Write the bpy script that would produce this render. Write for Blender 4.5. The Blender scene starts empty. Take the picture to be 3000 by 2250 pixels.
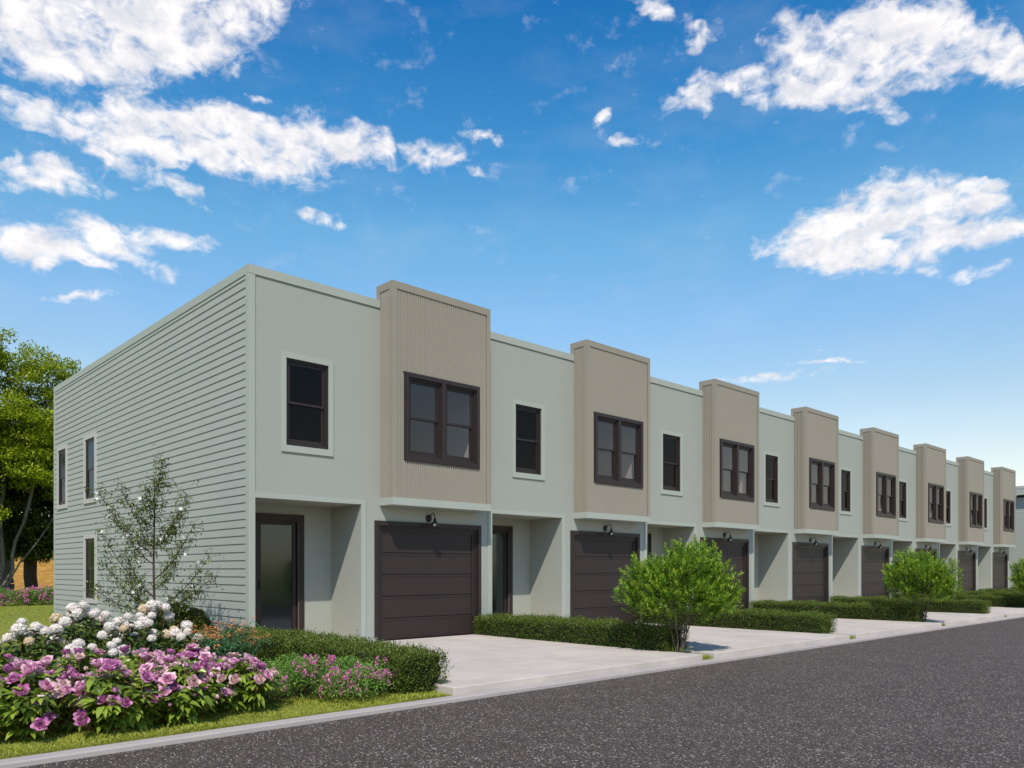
import bpy, bmesh, math, random
import numpy as np
from mathutils import Vector, Matrix

S = bpy.context.scene
C = S.collection
R = math.radians

# ---------------------------------------------------------------- camera, sky, sun, exposure
cam_d = bpy.data.cameras.new('camera'); cam = bpy.data.objects.new('camera', cam_d); C.objects.link(cam)
cam.location = (-5.8725, -12.6244, 1.36)
cam.rotation_euler = (R(90), 0, R(-43.496))
cam_d.sensor_width = 36; cam_d.lens = 27.6
cam_d.shift_y = 0.1817
cam_d.clip_end = 3000; cam_d.clip_start = 0.1
S.camera = cam
S.view_settings.view_transform = 'Standard'; S.view_settings.look = 'None'
S.view_settings.gamma = 1; S.view_settings.use_curve_mapping = False
S.view_settings.exposure = 0.4

SUN_D = Vector((.92, 1.0, -1.69)).normalized()          # the way the light travels
sun_l = bpy.data.lights.new('sun', 'SUN'); sun_l.energy = 3.6; sun_l.angle = R(0.5); sun_l.color = (1, .905, .775)
sun = bpy.data.objects.new('sun', sun_l); C.objects.link(sun)
sun.rotation_euler = SUN_D.to_track_quat('-Z', 'Y').to_euler(); sun.location = (-20, -20, 40)

CLOUDS = [(13.5, 32.6, 9.5, 3.1, 7), (19.5, 33.2, 6.5, 2.5, 9), (17.0, 31.2, 5.5, 1.8, 5), (24.5, 35.2, 4.62, 1.5, 9), (11.8, 29.3, 2.54, 1.12, -9), (15.1, 29.5, 2.65, 0.84, -15), (11.6, 26.4, 2.41, 0.74, -1), (15.4, 26.6, 3.17, 1.14, 1), (19.2, 27.0, 4.25, 1.42, -1), (22.9, 27.2, 4.83, 1.51, 1), (27.5, 27.7, 4.77, 1.57, 2), (31.3, 28.0, 2.94, 1.04, 4), (25.0, 26.4, 4.85, 1.14, -6), (16.7, 25.0, 2.35, 0.8, -9), (24.1, 28.6, 2.4, 0.64, 0), (34.6, 27.9, 1.33, 0.84, -31), (36.7, 27.4, 0.87, 0.47, -42), (38.6, 28.0, 1.51, 0.79, 2), (41.3, 26.7, 1.05, 0.25, -16), (25.3, 29.9, 1.15, 0.23, 0), (11.7, 23.0, 1.52, 0.68, 12), (14.1, 23.5, 2.44, 0.83, 0), (21.0, 24.0, 1.49, 0.49, -18), (12.8, 24.1, 1.5, 0.51, 3), (11.6, 19.9, 2.02, 1.21, -11), (14.9, 20.2, 2.76, 1.3, 0), (17.8, 20.0, 2.25, 0.92, -17), (20.5, 21.1, 2.12, 0.62, -7), (15.8, 18.8, 1.53, 0.37, -18), (11.8, 19.0, 2.03, 0.67, 10), (14.7, 17.0, 2.13, 0.3, 6), (30.0, 23.6, 1.24, 0.47, -13), (56.4, 30.3, 1.85, 0.99, 6), (59.7, 30.5, 1.87, 0.73, -8), (62.8, 30.7, 3.14, 1.4, 3), (63.7, 32.6, 2.67, 1.02, -10), (66.6, 30.6, 3.23, 1.75, 1), (70.2, 31.0, 3.36, 1.9, -5), (73.4, 30.0, 2.38, 1.6, -22), (75.6, 28.9, 1.94, 0.83, -27), (69.0, 27.8, 1.21, 0.64, -27), (65.8, 29.4, 2.31, 0.96, -10), (76.1, 28.2, 0.98, 0.67, -15), (68.0, 32.4, 1.96, 1.43, 13), (56.7, 33.3, 0.82, 0.72, 37), (54.0, 35.0, 2.23, 0.42, -23), (51.5, 28.6, 1.26, 0.39, -11), (49.8, 29.7, 0.68, 0.4, 21), (41.1, 28.8, 1.15, 0.44, -15), (68.6, 21.9, 4.27, 1.62, -5), (70.2, 23.1, 3.51, 1.52, -15), (64.0, 20.8, 3.5, 0.89, -8), (71.6, 21.6, 2.99, 1.5, -25), (68.6, 19.7, 3.34, 0.8, -17), (74.9, 22.0, 1.45, 0.65, -30), (74.7, 20.2, 1.54, 0.87, -11), (76.3, 20.2, 1.2, 0.45, -12), (74.6, 17.9, 1.78, 0.46, 2), (69.6, 20.9, 3.2, 1.3, -8), (66.2, 20.0, 3.0, .9, -5), (71.8, 30.6, 3.0, 1.5, -14), (64.6, 22.2, 1.92, 0.87, 16), (61.3, 13.2, 3.14, 0.31, 1), (65.2, 13.8, 2.01, 0.15, -2), (64.7, 14.6, 1.32, 0.15, -6),
          (-20, 24, 9, 2, 4), (-75, 30, 10, 2, 0), (100, 26, 8, 2, 0), (170, 22, 12, 2, 0)]

def make_world():
    w = bpy.data.worlds.new('World'); S.world = w; w.use_nodes = True
    nt = w.node_tree; N = nt.nodes; L = nt.links; N.clear()
    out = N.new('ShaderNodeOutputWorld'); bg = N.new('ShaderNodeBackground'); L.new(bg.outputs[0], out.inputs[0])
    bg.inputs[1].default_value = 0.1
    sky = N.new('ShaderNodeTexSky'); sky.sky_type = 'NISHITA'; sky.sun_disc = False
    sky.sun_elevation = R(51.2); sky.sun_rotation = R(222.6); sky.air_density = 1.0; sky.dust_density = 0.6; sky.ozone_density = 2.2; sky.altitude = 200
    def m(op, a, b=None, c=None):
        n = N.new('ShaderNodeMath'); n.operation = op
        for i, v in enumerate((a, b, c)):
            if v is None: continue
            if isinstance(v, (int, float)): n.inputs[i].default_value = v
            else: L.new(v, n.inputs[i])
        return n.outputs[0]
    tc = N.new('ShaderNodeTexCoord'); sp = N.new('ShaderNodeSeparateXYZ'); L.new(tc.outputs['Generated'], sp.inputs[0])
    az = m('MULTIPLY', m('ARCTAN2', sp.outputs[0], sp.outputs[1]), 57.29578)
    el = m('MULTIPLY', m('ARCSINE', m('MINIMUM', sp.outputs[2], 1.0)), 57.29578)
    cb = N.new('ShaderNodeCombineXYZ'); L.new(az, cb.inputs[0]); L.new(el, cb.inputs[1])
    # noise-warped coordinates
    def noise(scale, detail, rough, stretch=(1, 1.5, 1), off=0, dist=0):
        mp = N.new('ShaderNodeMapping'); mp.inputs['Scale'].default_value = stretch; mp.inputs['Location'].default_value = (off, off * .7, off)
        L.new(cb.outputs[0], mp.inputs[0])
        n = N.new('ShaderNodeTexNoise'); n.inputs['Scale'].default_value = scale; n.inputs['Detail'].default_value = detail
        n.inputs['Roughness'].default_value = rough; n.inputs['Distortion'].default_value = dist
        L.new(mp.outputs[0], n.inputs['Vector']); return n
    nw = noise(.32, 4, .6)
    vs = N.new('ShaderNodeVectorMath'); vs.operation = 'SUBTRACT'; L.new(nw.outputs['Color'], vs.inputs[0]); vs.inputs[1].default_value = (.5, .5, .5)
    vm = N.new('ShaderNodeVectorMath'); vm.operation = 'MULTIPLY'; L.new(vs.outputs[0], vm.inputs[0]); vm.inputs[1].default_value = (3.6, 1.8, 0)
    va = N.new('ShaderNodeVectorMath'); va.operation = 'ADD'; L.new(cb.outputs[0], va.inputs[0]); L.new(vm.outputs[0], va.inputs[1])
    tot = None
    for (a, e, rx, ry, ro) in CLOUDS:
        mp = N.new('ShaderNodeMapping'); mp.vector_type = 'TEXTURE'
        mp.inputs['Location'].default_value = (a, e, 0); mp.inputs['Rotation'].default_value = (0, 0, R(ro)); mp.inputs['Scale'].default_value = (rx * 1.5, ry * 1.5, 1)
        L.new(va.outputs[0], mp.inputs[0])
        g = N.new('ShaderNodeTexGradient'); g.gradient_type = 'SPHERICAL'; L.new(mp.outputs[0], g.inputs[0])
        tot = g.outputs['Fac'] if tot is None else m('ADD', tot, g.outputs['Fac'])
    tot = m('MINIMUM', tot, 1.12)
    f1 = noise(.62, 8, .56, off=7, dist=.4); f2 = noise(2.6, 6, .6, off=3)
    d = m('ADD', tot, m('MULTIPLY', m('SUBTRACT', f1.outputs['Fac'], .5), 3.0))
    d = m('ADD', d, m('MULTIPLY', m('SUBTRACT', f2.outputs['Fac'], .5), .4))
    gate = N.new('ShaderNodeMapRange'); gate.interpolation_type = 'SMOOTHSTEP'
    gate.inputs['From Min'].default_value = .02; gate.inputs['From Max'].default_value = .3; L.new(tot, gate.inputs['Value'])
    al = N.new('ShaderNodeMapRange'); al.interpolation_type = 'SMOOTHSTEP'; al.inputs['From Min'].default_value = .06; al.inputs['From Max'].default_value = 1.36
    L.new(d, al.inputs['Value'])
    alpha = m('MULTIPLY', al.outputs[0], gate.outputs[0])
    # thin high veil, stronger low
    veil = noise(.12, 7, .6, stretch=(1, 2.5, 1), off=11)
    vr = N.new('ShaderNodeMapRange'); vr.inputs['From Min'].default_value = .5; vr.inputs['From Max'].default_value = .85; vr.inputs['To Max'].default_value = .10
    L.new(veil.outputs['Fac'], vr.inputs['Value'])
    alpha = m('MAXIMUM', alpha, vr.outputs[0])
    wn = noise(.42, 8, .58, stretch=(1, 1.6, 1), off=23, dist=.1); wr = N.new('ShaderNodeMapRange'); wr.interpolation_type = 'SMOOTHSTEP'
    wr.inputs['From Min'].default_value = .57; wr.inputs['From Max'].default_value = .80; wr.inputs['To Max'].default_value = .32; L.new(wn.outputs['Fac'], wr.inputs['Value'])
    hi = N.new('ShaderNodeMapRange'); hi.inputs['From Min'].default_value = 17; hi.inputs['From Max'].default_value = 26; L.new(el, hi.inputs['Value'])
    alpha = m('MAXIMUM', alpha, m('MULTIPLY', wr.outputs[0], hi.outputs[0]))
    # cloud body tone
    f3 = noise(.5, 5, .55, off=5.6)
    tone = N.new('ShaderNodeMapRange'); tone.inputs['From Min'].default_value = .35; tone.inputs['From Max'].default_value = .62; L.new(f3.outputs['Fac'], tone.inputs['Value'])
    cc = N.new('ShaderNodeMix'); cc.data_type = 'RGBA'; L.new(tone.outputs[0], cc.inputs[0])
    cc.inputs[6].default_value = (5.9, 6.0, 6.5, 1); cc.inputs[7].default_value = (8.2, 7.9, 7.8, 1)
    # air: deep saturated blue overhead, pale toward the horizon
    ramp = N.new('ShaderNodeValToRGB'); er = ramp.color_ramp; L.new(m('DIVIDE', el, 60.0), ramp.inputs[0])
    cols = [(0, (.64, .52, .40)), (.12, (.65, .53, .43)), (.20, (.57, .545, .47)), (.30, (.46, .58, .58)), (.38, (.36, .60, .60)), (.46, (.18, .50, .60)), (.60, (.055, .36, .55)), (1.0, (.03, .17, .30))]
    er.elements[0].position = 0; er.elements[0].color = (*cols[0][1], 1); er.elements[1].position = 1; er.elements[1].color = (*cols[-1][1], 1)
    for p, c in cols[1:-1]:
        e_ = er.elements.new(p); e_.color = (*c, 1)
    gr = N.new('ShaderNodeMix'); gr.data_type = 'RGBA'; gr.blend_type = 'MULTIPLY'; gr.inputs[0].default_value = 1
    gn = N.new('ShaderNodeVectorMath'); gn.operation = 'MULTIPLY'; L.new(sky.outputs[0], gn.inputs[0]); gn.inputs[1].default_value = (2.5, 2.5, 2.5); L.new(gn.outputs[0], gr.inputs[6]); L.new(ramp.outputs[0], gr.inputs[7])
    mx = N.new('ShaderNodeMix'); mx.data_type = 'RGBA'; L.new(alpha, mx.inputs[0]); L.new(gr.outputs[2], mx.inputs[6]); L.new(cc.outputs[2], mx.inputs[7])
    L.new(mx.outputs[2], bg.inputs[0])
make_world()

# ---------------------------------------------------------------- materials
def new_mat(name):
    m = bpy.data.materials.new(name); m.use_nodes = True
    nt = m.node_tree; b = nt.nodes['Principled BSDF']; b.inputs['Specular IOR Level'].default_value = .3
    return m, nt, b
def nd(nt, t, **k):
    n = nt.nodes.new(t)
    for a, v in k.items(): setattr(n, a, v)
    return n
def mixc(nt, fac, a, b, blend='MIX'):
    n = nd(nt, 'ShaderNodeMix', data_type='RGBA', blend_type=blend)
    for i, v in ((0, fac), (6, a), (7, b)):
        if hasattr(v, 'is_linked') or hasattr(v, 'links'): nt.links.new(v, n.inputs[i])
        elif isinstance(v, (int, float)): n.inputs[i].default_value = v
        else: n.inputs[i].default_value = (*v, 1)
    return n.outputs[2]
def noise_n(nt, scale, detail=4, rough=.55, stretch=(1, 1, 1), coord='Object'):
    tc = nd(nt, 'ShaderNodeTexCoord'); mp = nd(nt, 'ShaderNodeMapping'); mp.inputs['Scale'].default_value = stretch
    nt.links.new(tc.outputs[coord], mp.inputs[0])
    n = nd(nt, 'ShaderNodeTexNoise'); n.inputs['Scale'].default_value = scale; n.inputs['Detail'].default_value = detail; n.inputs['Roughness'].default_value = rough
    nt.links.new(mp.outputs[0], n.inputs['Vector']); return n.outputs['Fac']
def rng(nt, v, a, b, c=0, d=1):
    n = nd(nt, 'ShaderNodeMapRange'); nt.links.new(v, n.inputs[0])
    for i, x in enumerate((a, b, c, d)): n.inputs[i + 1].default_value = x
    return n.outputs[0]
def bump(nt, b, h, strength, dist):
    n = nd(nt, 'ShaderNodeBump'); n.inputs['Strength'].default_value = strength; n.inputs['Distance'].default_value = dist
    nt.links.new(h, n.inputs['Height']); nt.links.new(n.outputs[0], b.inputs['Normal'])

def paint(name, col, col2, sc=14, st=(1, 1, 1), bs=.35, bd=.004, rough=.7, stain=.5):
    m, nt, b = new_mat(name)
    n1 = noise_n(nt, .7, 5, .6, coord='Generated' if False else 'Object'); n2 = noise_n(nt, sc, 5, .6, st)
    c = mixc(nt, rng(nt, n1, .3, .7), col, col2)
    c = mixc(nt, rng(nt, n2, .35, .75, 0, stain), c, tuple(x * .9 for x in col))
    nt.links.new(c, b.inputs['Base Color']); b.inputs['Roughness'].default_value = rough
    bump(nt, b, n2, bs, bd)
    return m
M = {}
M['stucco'] = paint('sage_stucco', (.312, .332, .300), (.328, .346, .313), 34, (1, 1, 1.6), .5, .008, .75, .5)
M['siding'] = paint('sage_siding', (.325, .341, .322), (.345, .359, .338), 9, (1, .25, 5), .3, .004, .65, .6)
M['trim'] = paint('sage_trim', (.34, .368, .332), (.355, .383, .346), 30, (1, 1, 1), .2, .002, .6, .3)
M['beige'] = paint('beige_battens', (.272, .246, .206), (.292, .264, .222), 22, (1, 1, 1), .3, .003, .7, .5)
M['beige_trim'] = paint('beige_trim', (.264, .238, .196), (.278, .25, .206), 20, (.3, .3, 3), .15, .002, .65, .4)
M['dark'] = paint('dark_bronze', (.026, .018, .019), (.031, .022, .022), 40, (1, 1, 1), .08, .001, .42, .3)
M['door'] = paint('garage_bronze', (.030, .021, .021), (.036, .025, .024), 50, (1, 1, 4), .12, .001, .5, .4)
M['black'] = paint('black_metal', (.012, .012, .014), (.016, .015, .018), 60, (1, 1, 1), .05, .001, .38, .2)
M['grey_trim'] = paint('pale_grey_trim', (.44, .42, .405), (.46, .44, .42), 30, (1, 1, 1), .2, .002, .65, .3)
M['foundation'] = paint('foundation_concrete', (.45, .43, .43), (.36, .345, .35), 12, (1, 1, 1), .5, .006, .9, .7)
M['tan'] = paint('tan_porch', (.56, .43, .29), (.50, .39, .27), 18, (1, 1, 1), .2, .003, .8, .5)
M['roof'] = paint('roof_membrane', (.3, .3, .3), (.25, .25, .25), 6, (1, 1, 1), .2, .004, .9, .5)
M['foundation_dark'] = paint('smoked_bulb', (.10, .09, .085), (.09, .085, .08), 3, (1, 1, 1), .1, .001, .3, .2)
M['room'] = paint('room_plaster', (.50, .49, .48), (.48, .47, .46), 3, (1, 1, 1), .1, .001, .8, .2)
M['hall'] = paint('hall_plaster', (.20, .20, .21), (.18, .18, .19), 3, (1, 1, 1), .1, .001, .9, .2)
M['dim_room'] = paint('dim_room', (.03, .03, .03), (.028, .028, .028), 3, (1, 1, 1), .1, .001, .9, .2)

def concrete(name, a, b_, dark):
    m, nt, b = new_mat(name)
    n1 = noise_n(nt, 1.1, 7, .62, (1, .6, 1)); n2 = noise_n(nt, 60, 4, .6); n3 = noise_n(nt, 5, 7, .72, (.22, 1, 1))
    c = mixc(nt, rng(nt, n1, .35, .68), a, b_)
    c = mixc(nt, rng(nt, n3, .42, .78, 0, .55), c, dark)
    c = mixc(nt, rng(nt, n2, .55, .8, 0, .3), c, dark)
    nt.links.new(c, b.inputs['Base Color']); b.inputs['Roughness'].default_value = .8
    bump(nt, b, n2, .25, .002)
    return m
M['slab'] = concrete('driveway_concrete', (.555, .495, .455), (.44, .395, .37), (.33, .298, .28))
M['kerb'] = concrete('kerb_concrete', (.43, .385, .375), (.37, .335, .325), (.27, .245, .24))

def asphalt():
    m, nt, b = new_mat('asphalt_with_pale_chips')
    tc = nd(nt, 'ShaderNodeTexCoord')
    def chips(scale, st, rot, thr, size):
        mp = nd(nt, 'ShaderNodeMapping'); mp.inputs['Scale'].default_value = st; mp.inputs['Rotation'].default_value = (0, 0, R(rot))
        nt.links.new(tc.outputs['Object'], mp.inputs[0])
        v = nd(nt, 'ShaderNodeTexVoronoi'); v.inputs['Scale'].default_value = scale; v.inputs['Randomness'].default_value = 1
        nt.links.new(mp.outputs[0], v.inputs['Vector'])
        sp = nd(nt, 'ShaderNodeSeparateColor'); nt.links.new(v.outputs['Color'], sp.inputs[0])
        on = rng(nt, sp.outputs[0], thr, thr + .02); inn = rng(nt, v.outputs['Distance'], size, size * .8)
        mu = nd(nt, 'ShaderNodeMath', operation='MULTIPLY'); nt.links.new(on, mu.inputs[0]); nt.links.new(inn, mu.inputs[1])
        return mu.outputs[0], sp
    c1, s1 = chips(92, (1, .6, 1), 20, .50, .42); c2, s2 = chips(125, (.6, 1, 1), 60, .35, .45); c3, s3 = chips(56, (1, .5, 1), 110, .74, .34)
    n1 = noise_n(nt, .5, 5, .6); n2 = noise_n(nt, 120, 3, .6); n4 = noise_n(nt, 2.5, 4, .6)
    base = mixc(nt, rng(nt, n1, .3, .7), (.040, .028, .021), (.054, .039, .031))
    base = mixc(nt, rng(nt, n2, .3, .7), base, (.025, .023, .023))
    c = mixc(nt, rng(nt, s2.outputs[1], 0, 1), (.09, .070, .058), (.19, .148, .122)); col = mixc(nt, c2, base, c)
    c = mixc(nt, rng(nt, s1.outputs[1], .2, .9), (.11, .080, .066), (.47, .395, .35)); 
    f = nd(nt, 'ShaderNodeMath', operation='MULTIPLY'); nt.links.new(c1, f.inputs[0]); nt.links.new(rng(nt, n4, .3, .65, .45, 1), f.inputs[1])
    col = mixc(nt, f.outputs[0], col, c)
    c = mixc(nt, rng(nt, s3.outputs[1], 0, 1), (.24, .21, .19), (.64, .58, .54)); col = mixc(nt, c3, col, c)
    nt.links.new(col, b.inputs['Base Color']); b.inputs['Roughness'].default_value = .75
    bump(nt, b, s1.outputs[2], .35, .004)
    return m
M['asphalt'] = asphalt()

def soil(name, a, b_, c_, s1=1.2, s2=25):
    m, nt, b = new_mat(name)
    c = mixc(nt, rng(nt, noise_n(nt, s1, 5, .6), .3, .7), a, b_); n2 = noise_n(nt, s2, 5, .7)
    c = mixc(nt, rng(nt, n2, .4, .7), c, c_); nt.links.new(c, b.inputs['Base Color']); b.inputs['Roughness'].default_value = .95
    bump(nt, b, n2, .8, .03)
    return m
M['lawn'] = soil('lawn_ground', (.17, .205, .028), (.23, .25, .04), (.12, .145, .02))
M['gold'] = soil('golden_field', (.50, .27, .05), (.40, .21, .035), (.20, .095, .015), .9, 1.6)
M['mulch'] = soil('bed_mulch', (.05, .035, .02), (.04, .03, .018), (.02, .014, .01), 3, 40)

def leaf_mat(name, a, b_, c_=None, trans=.35, rough=.45, spec=.3, third=.85):
    m, nt, b = new_mat(name)
    g = nd(nt, 'ShaderNodeNewGeometry'); r = g.outputs['Random Per Island']
    c = mixc(nt, r, a, b_)
    if c_ is not None:
        mu = nd(nt, 'ShaderNodeMath', operation='FRACT'); m2 = nd(nt, 'ShaderNodeMath', operation='MULTIPLY'); m2.inputs[1].default_value = 17.31
        nt.links.new(r, m2.inputs[0]); nt.links.new(m2.outputs[0], mu.inputs[0])
        c = mixc(nt, rng(nt, mu.outputs[0], third, third + .02), c, c_)
    nt.links.new(c, b.inputs['Base Color']); b.inputs['Roughness'].default_value = rough
    b.inputs['Specular IOR Level'].default_value = spec
    if trans > 0:
        t = nd(nt, 'ShaderNodeBsdfTranslucent'); nt.links.new(c, t.inputs[0]); mx = nd(nt, 'ShaderNodeMixShader'); mx.inputs[0].default_value = trans
        nt.links.new(b.outputs[0], mx.inputs[1]); nt.links.new(t.outputs[0], mx.inputs[2]); nt.links.new(mx.outputs[0], nt.nodes['Material Output'].inputs[0])
    return m
M['bark'] = paint('grey_brown_bark', (.13, .10, .08), (.09, .07, .055), 22, (1, 1, .3), .8, .01, .9, .8)
M['bark_dark'] = paint('dark_bark', (.055, .036, .027), (.075, .05, .036), 40, (1, 1, .3), .6, .004, .9, .5)
M['bark_grey'] = paint('pale_grey_bark', (.16, .14, .12), (.11, .095, .08), 8, (1, 1, .3), .8, .02, .9, .8)
M['hedge'] = leaf_mat('hedge_leaves', (.06, .10, .012), (.15, .21, .028), (.24, .30, .07), .35)
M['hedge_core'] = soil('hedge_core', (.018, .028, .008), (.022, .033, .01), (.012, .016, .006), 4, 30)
M['lime'] = leaf_mat('lime_leaves', (.055, .14, .012), (.22, .38, .03), (.30, .45, .045), .38, third=.8)
M['lime_tip'] = leaf_mat('lime_young_leaves', (.20, .36, .03), (.46, .56, .07), None, .4)
M['sparse'] = leaf_mat('sparse_leaves', (.075, .105, .022), (.13, .17, .04), (.26, .32, .06), .25, .55, .2, third=.9)
M['oak'] = leaf_mat('bright_tree_leaves', (.17, .25, .010), (.36, .44, .022), (.46, .51, .05), .42)
M['oak_dark'] = leaf_mat('dark_tree_leaves', (.045, .065, .01), (.09, .115, .016), None, .3)
M['peony_leaf'] = leaf_mat('peony_leaves', (.13, .20, .022), (.30, .40, .055), (.08, .135, .02), .25, .33, .5)
M['hyd_leaf'] = leaf_mat('hydrangea_leaves', (.035, .07, .014), (.075, .13, .025), (.10, .14, .03), .2, .35, .45)
M['lilac_leaf'] = leaf_mat('small_bright_leaves', (.11, .24, .035), (.24, .40, .08), (.07, .15, .02), .3)
M['milk_leaf'] = leaf_mat('narrow_blue_green_leaves', (.04, .14, .06), (.09, .23, .10), None, .2)
M['bush_leaf'] = leaf_mat('dark_bush_leaves', (.055, .075, .012), (.11, .125, .022), (.13, .12, .03), .15)
M['grass'] = leaf_mat('grass_blades', (.32, .38, .045), (.50, .54, .09), (.58, .52, .18), .35, .6, .15)
M['white_petal'] = leaf_mat('white_florets', (.80, .75, .70), (.86, .80, .78), (.74, .60, .50), .2, .6, .1, third=.8)
M['cream_petal'] = leaf_mat('cream_florets', (.70, .55, .36), (.76, .62, .45), (.5, .35, .22), .2, .6, .1)
M['magenta'] = leaf_mat('magenta_florets', (.74, .16, .46), (.90, .34, .62), None, .25, .6, .1)
M['orange'] = leaf_mat('orange_florets', (.75, .22, .08), (.80, .40, .15), None, .25, .6, .1)
M['red'] = leaf_mat('red_florets', (.6, .03, .02), (.7, .06, .03), None, .2, .6, .1)
M['ball_core'] = leaf_mat('flower_head_core', (.36, .33, .24), (.36, .33, .24), None, 0, .9, .1)
M['star'] = leaf_mat('white_star_petals', (.85, .85, .82), (.9, .9, .88), None, .2, .6, .1)
M['petal_purple'] = leaf_mat('purple_petals', (.54, .18, .40), (.72, .34, .56), (.42, .09, .30), .3, .5, .2, .75)
M['petal_pink'] = leaf_mat('pale_pink_petals', (.74, .50, .50), (.82, .64, .60), (.68, .40, .48), .3, .5, .2, .8)
M['petal_orchid'] = leaf_mat('orchid_petals', (.72, .32, .52), (.84, .50, .64), (.86, .66, .70), .3, .5, .2, .8)
M['stem'] = leaf_mat('reddish_stems', (.16, .10, .04), (.22, .12, .06), None, 0, .6)

def glass(name, tint, refl, rough=.02, gc=(1, .88, .84, 1)):
    m, nt, b = new_mat(name); N = nt.nodes; L = nt.links
    tr = nd(nt, 'ShaderNodeBsdfTransparent'); tr.inputs[0].default_value = (*tint, 1)
    gl = nd(nt, 'ShaderNodeBsdfGlossy'); gl.inputs['Roughness'].default_value = rough; gl.inputs[0].default_value = gc
    fr = nd(nt, 'ShaderNodeFresnel'); fr.inputs[0].default_value = 1.5
    mu = nd(nt, 'ShaderNodeMath', operation='MULTIPLY'); mu.use_clamp = True; L.new(fr.outputs[0], mu.inputs[0]); mu.inputs[1].default_value = refl
    mx = nd(nt, 'ShaderNodeMixShader'); mi = nd(nt, 'ShaderNodeMath', operation='MINIMUM'); L.new(mu.outputs[0], mi.inputs[0]); mi.inputs[1].default_value = .17; L.new(mi.outputs[0], mx.inputs[0]); L.new(tr.outputs[0], mx.inputs[1]); L.new(gl.outputs[0], mx.inputs[2])
    L.new(mx.outputs[0], N['Material Output'].inputs[0]); N.remove(b)
    return m
M['glass'] = glass('window_glass', (.72, .70, .74), 1.9, .10)
M['door_glass'] = glass('door_glass', (.7, .71, .74), 1.9, .1, (.70, .86, 1, 1))
M['screen_glass'] = glass('screened_glass', (.35, .35, .34), .45, .1)

# ---------------------------------------------------------------- helpers
def mesh_obj(name, verts, faces, mats, parent=None, fm=None, smooth=False, uniform=None):
    me = bpy.data.meshes.new(name)
    if uniform:                                  # faces: (n,k) int array
        v = np.asarray(verts, dtype=np.float32).reshape(-1, 3); f = np.asarray(faces, dtype=np.int32)
        me.vertices.add(len(v)); me.vertices.foreach_set('co', v.ravel())
        me.loops.add(f.size); me.loops.foreach_set('vertex_index', f.ravel())
        me.polygons.add(len(f)); me.polygons.foreach_set('loop_start', np.arange(0, f.size, f.shape[1], dtype=np.int32))
        me.update(calc_edges=True); me.validate()
    else:
        me.from_pydata([tuple(p) for p in verts], [], faces); me.update()
    if not isinstance(mats, (list, tuple)): mats = [mats]
    for m in mats: me.materials.append(m)
    if fm is not None: me.polygons.foreach_set('material_index', np.asarray(fm, dtype=np.int32))
    if smooth: me.polygons.foreach_set('use_smooth', [True] * len(me.polygons))
    o = bpy.data.objects.new(name, me); C.objects.link(o)
    if parent: o.parent = parent
    return o
def tag(o, label=None, cat=None, group=None, kind=None):
    if label: o['label'] = label
    if cat: o['category'] = cat
    if group: o['group'] = group
    if kind: o['kind'] = kind
    return o
def thing(name, loc=(0, 0, 0), label=None, cat=None, group=None, rz=0):
    o = bpy.data.objects.new(name, None); C.objects.link(o); o.location = loc; o.rotation_euler = (0, 0, rz); o.empty_display_size = .2
    return tag(o, label, cat, group)
def dup(o, loc=None, parent=None, label=None, rz=None, scale=None):
    c = o.copy(); C.objects.link(c)
    if parent is not None: c.parent = parent
    if loc is not None: c.location = loc
    if rz is not None: c.rotation_euler = (0, 0, rz)
    if scale is not None: c.scale = scale
    if label: c['label'] = label
    for ch in list(o.children): dup(ch, parent=c)
    return c

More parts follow.
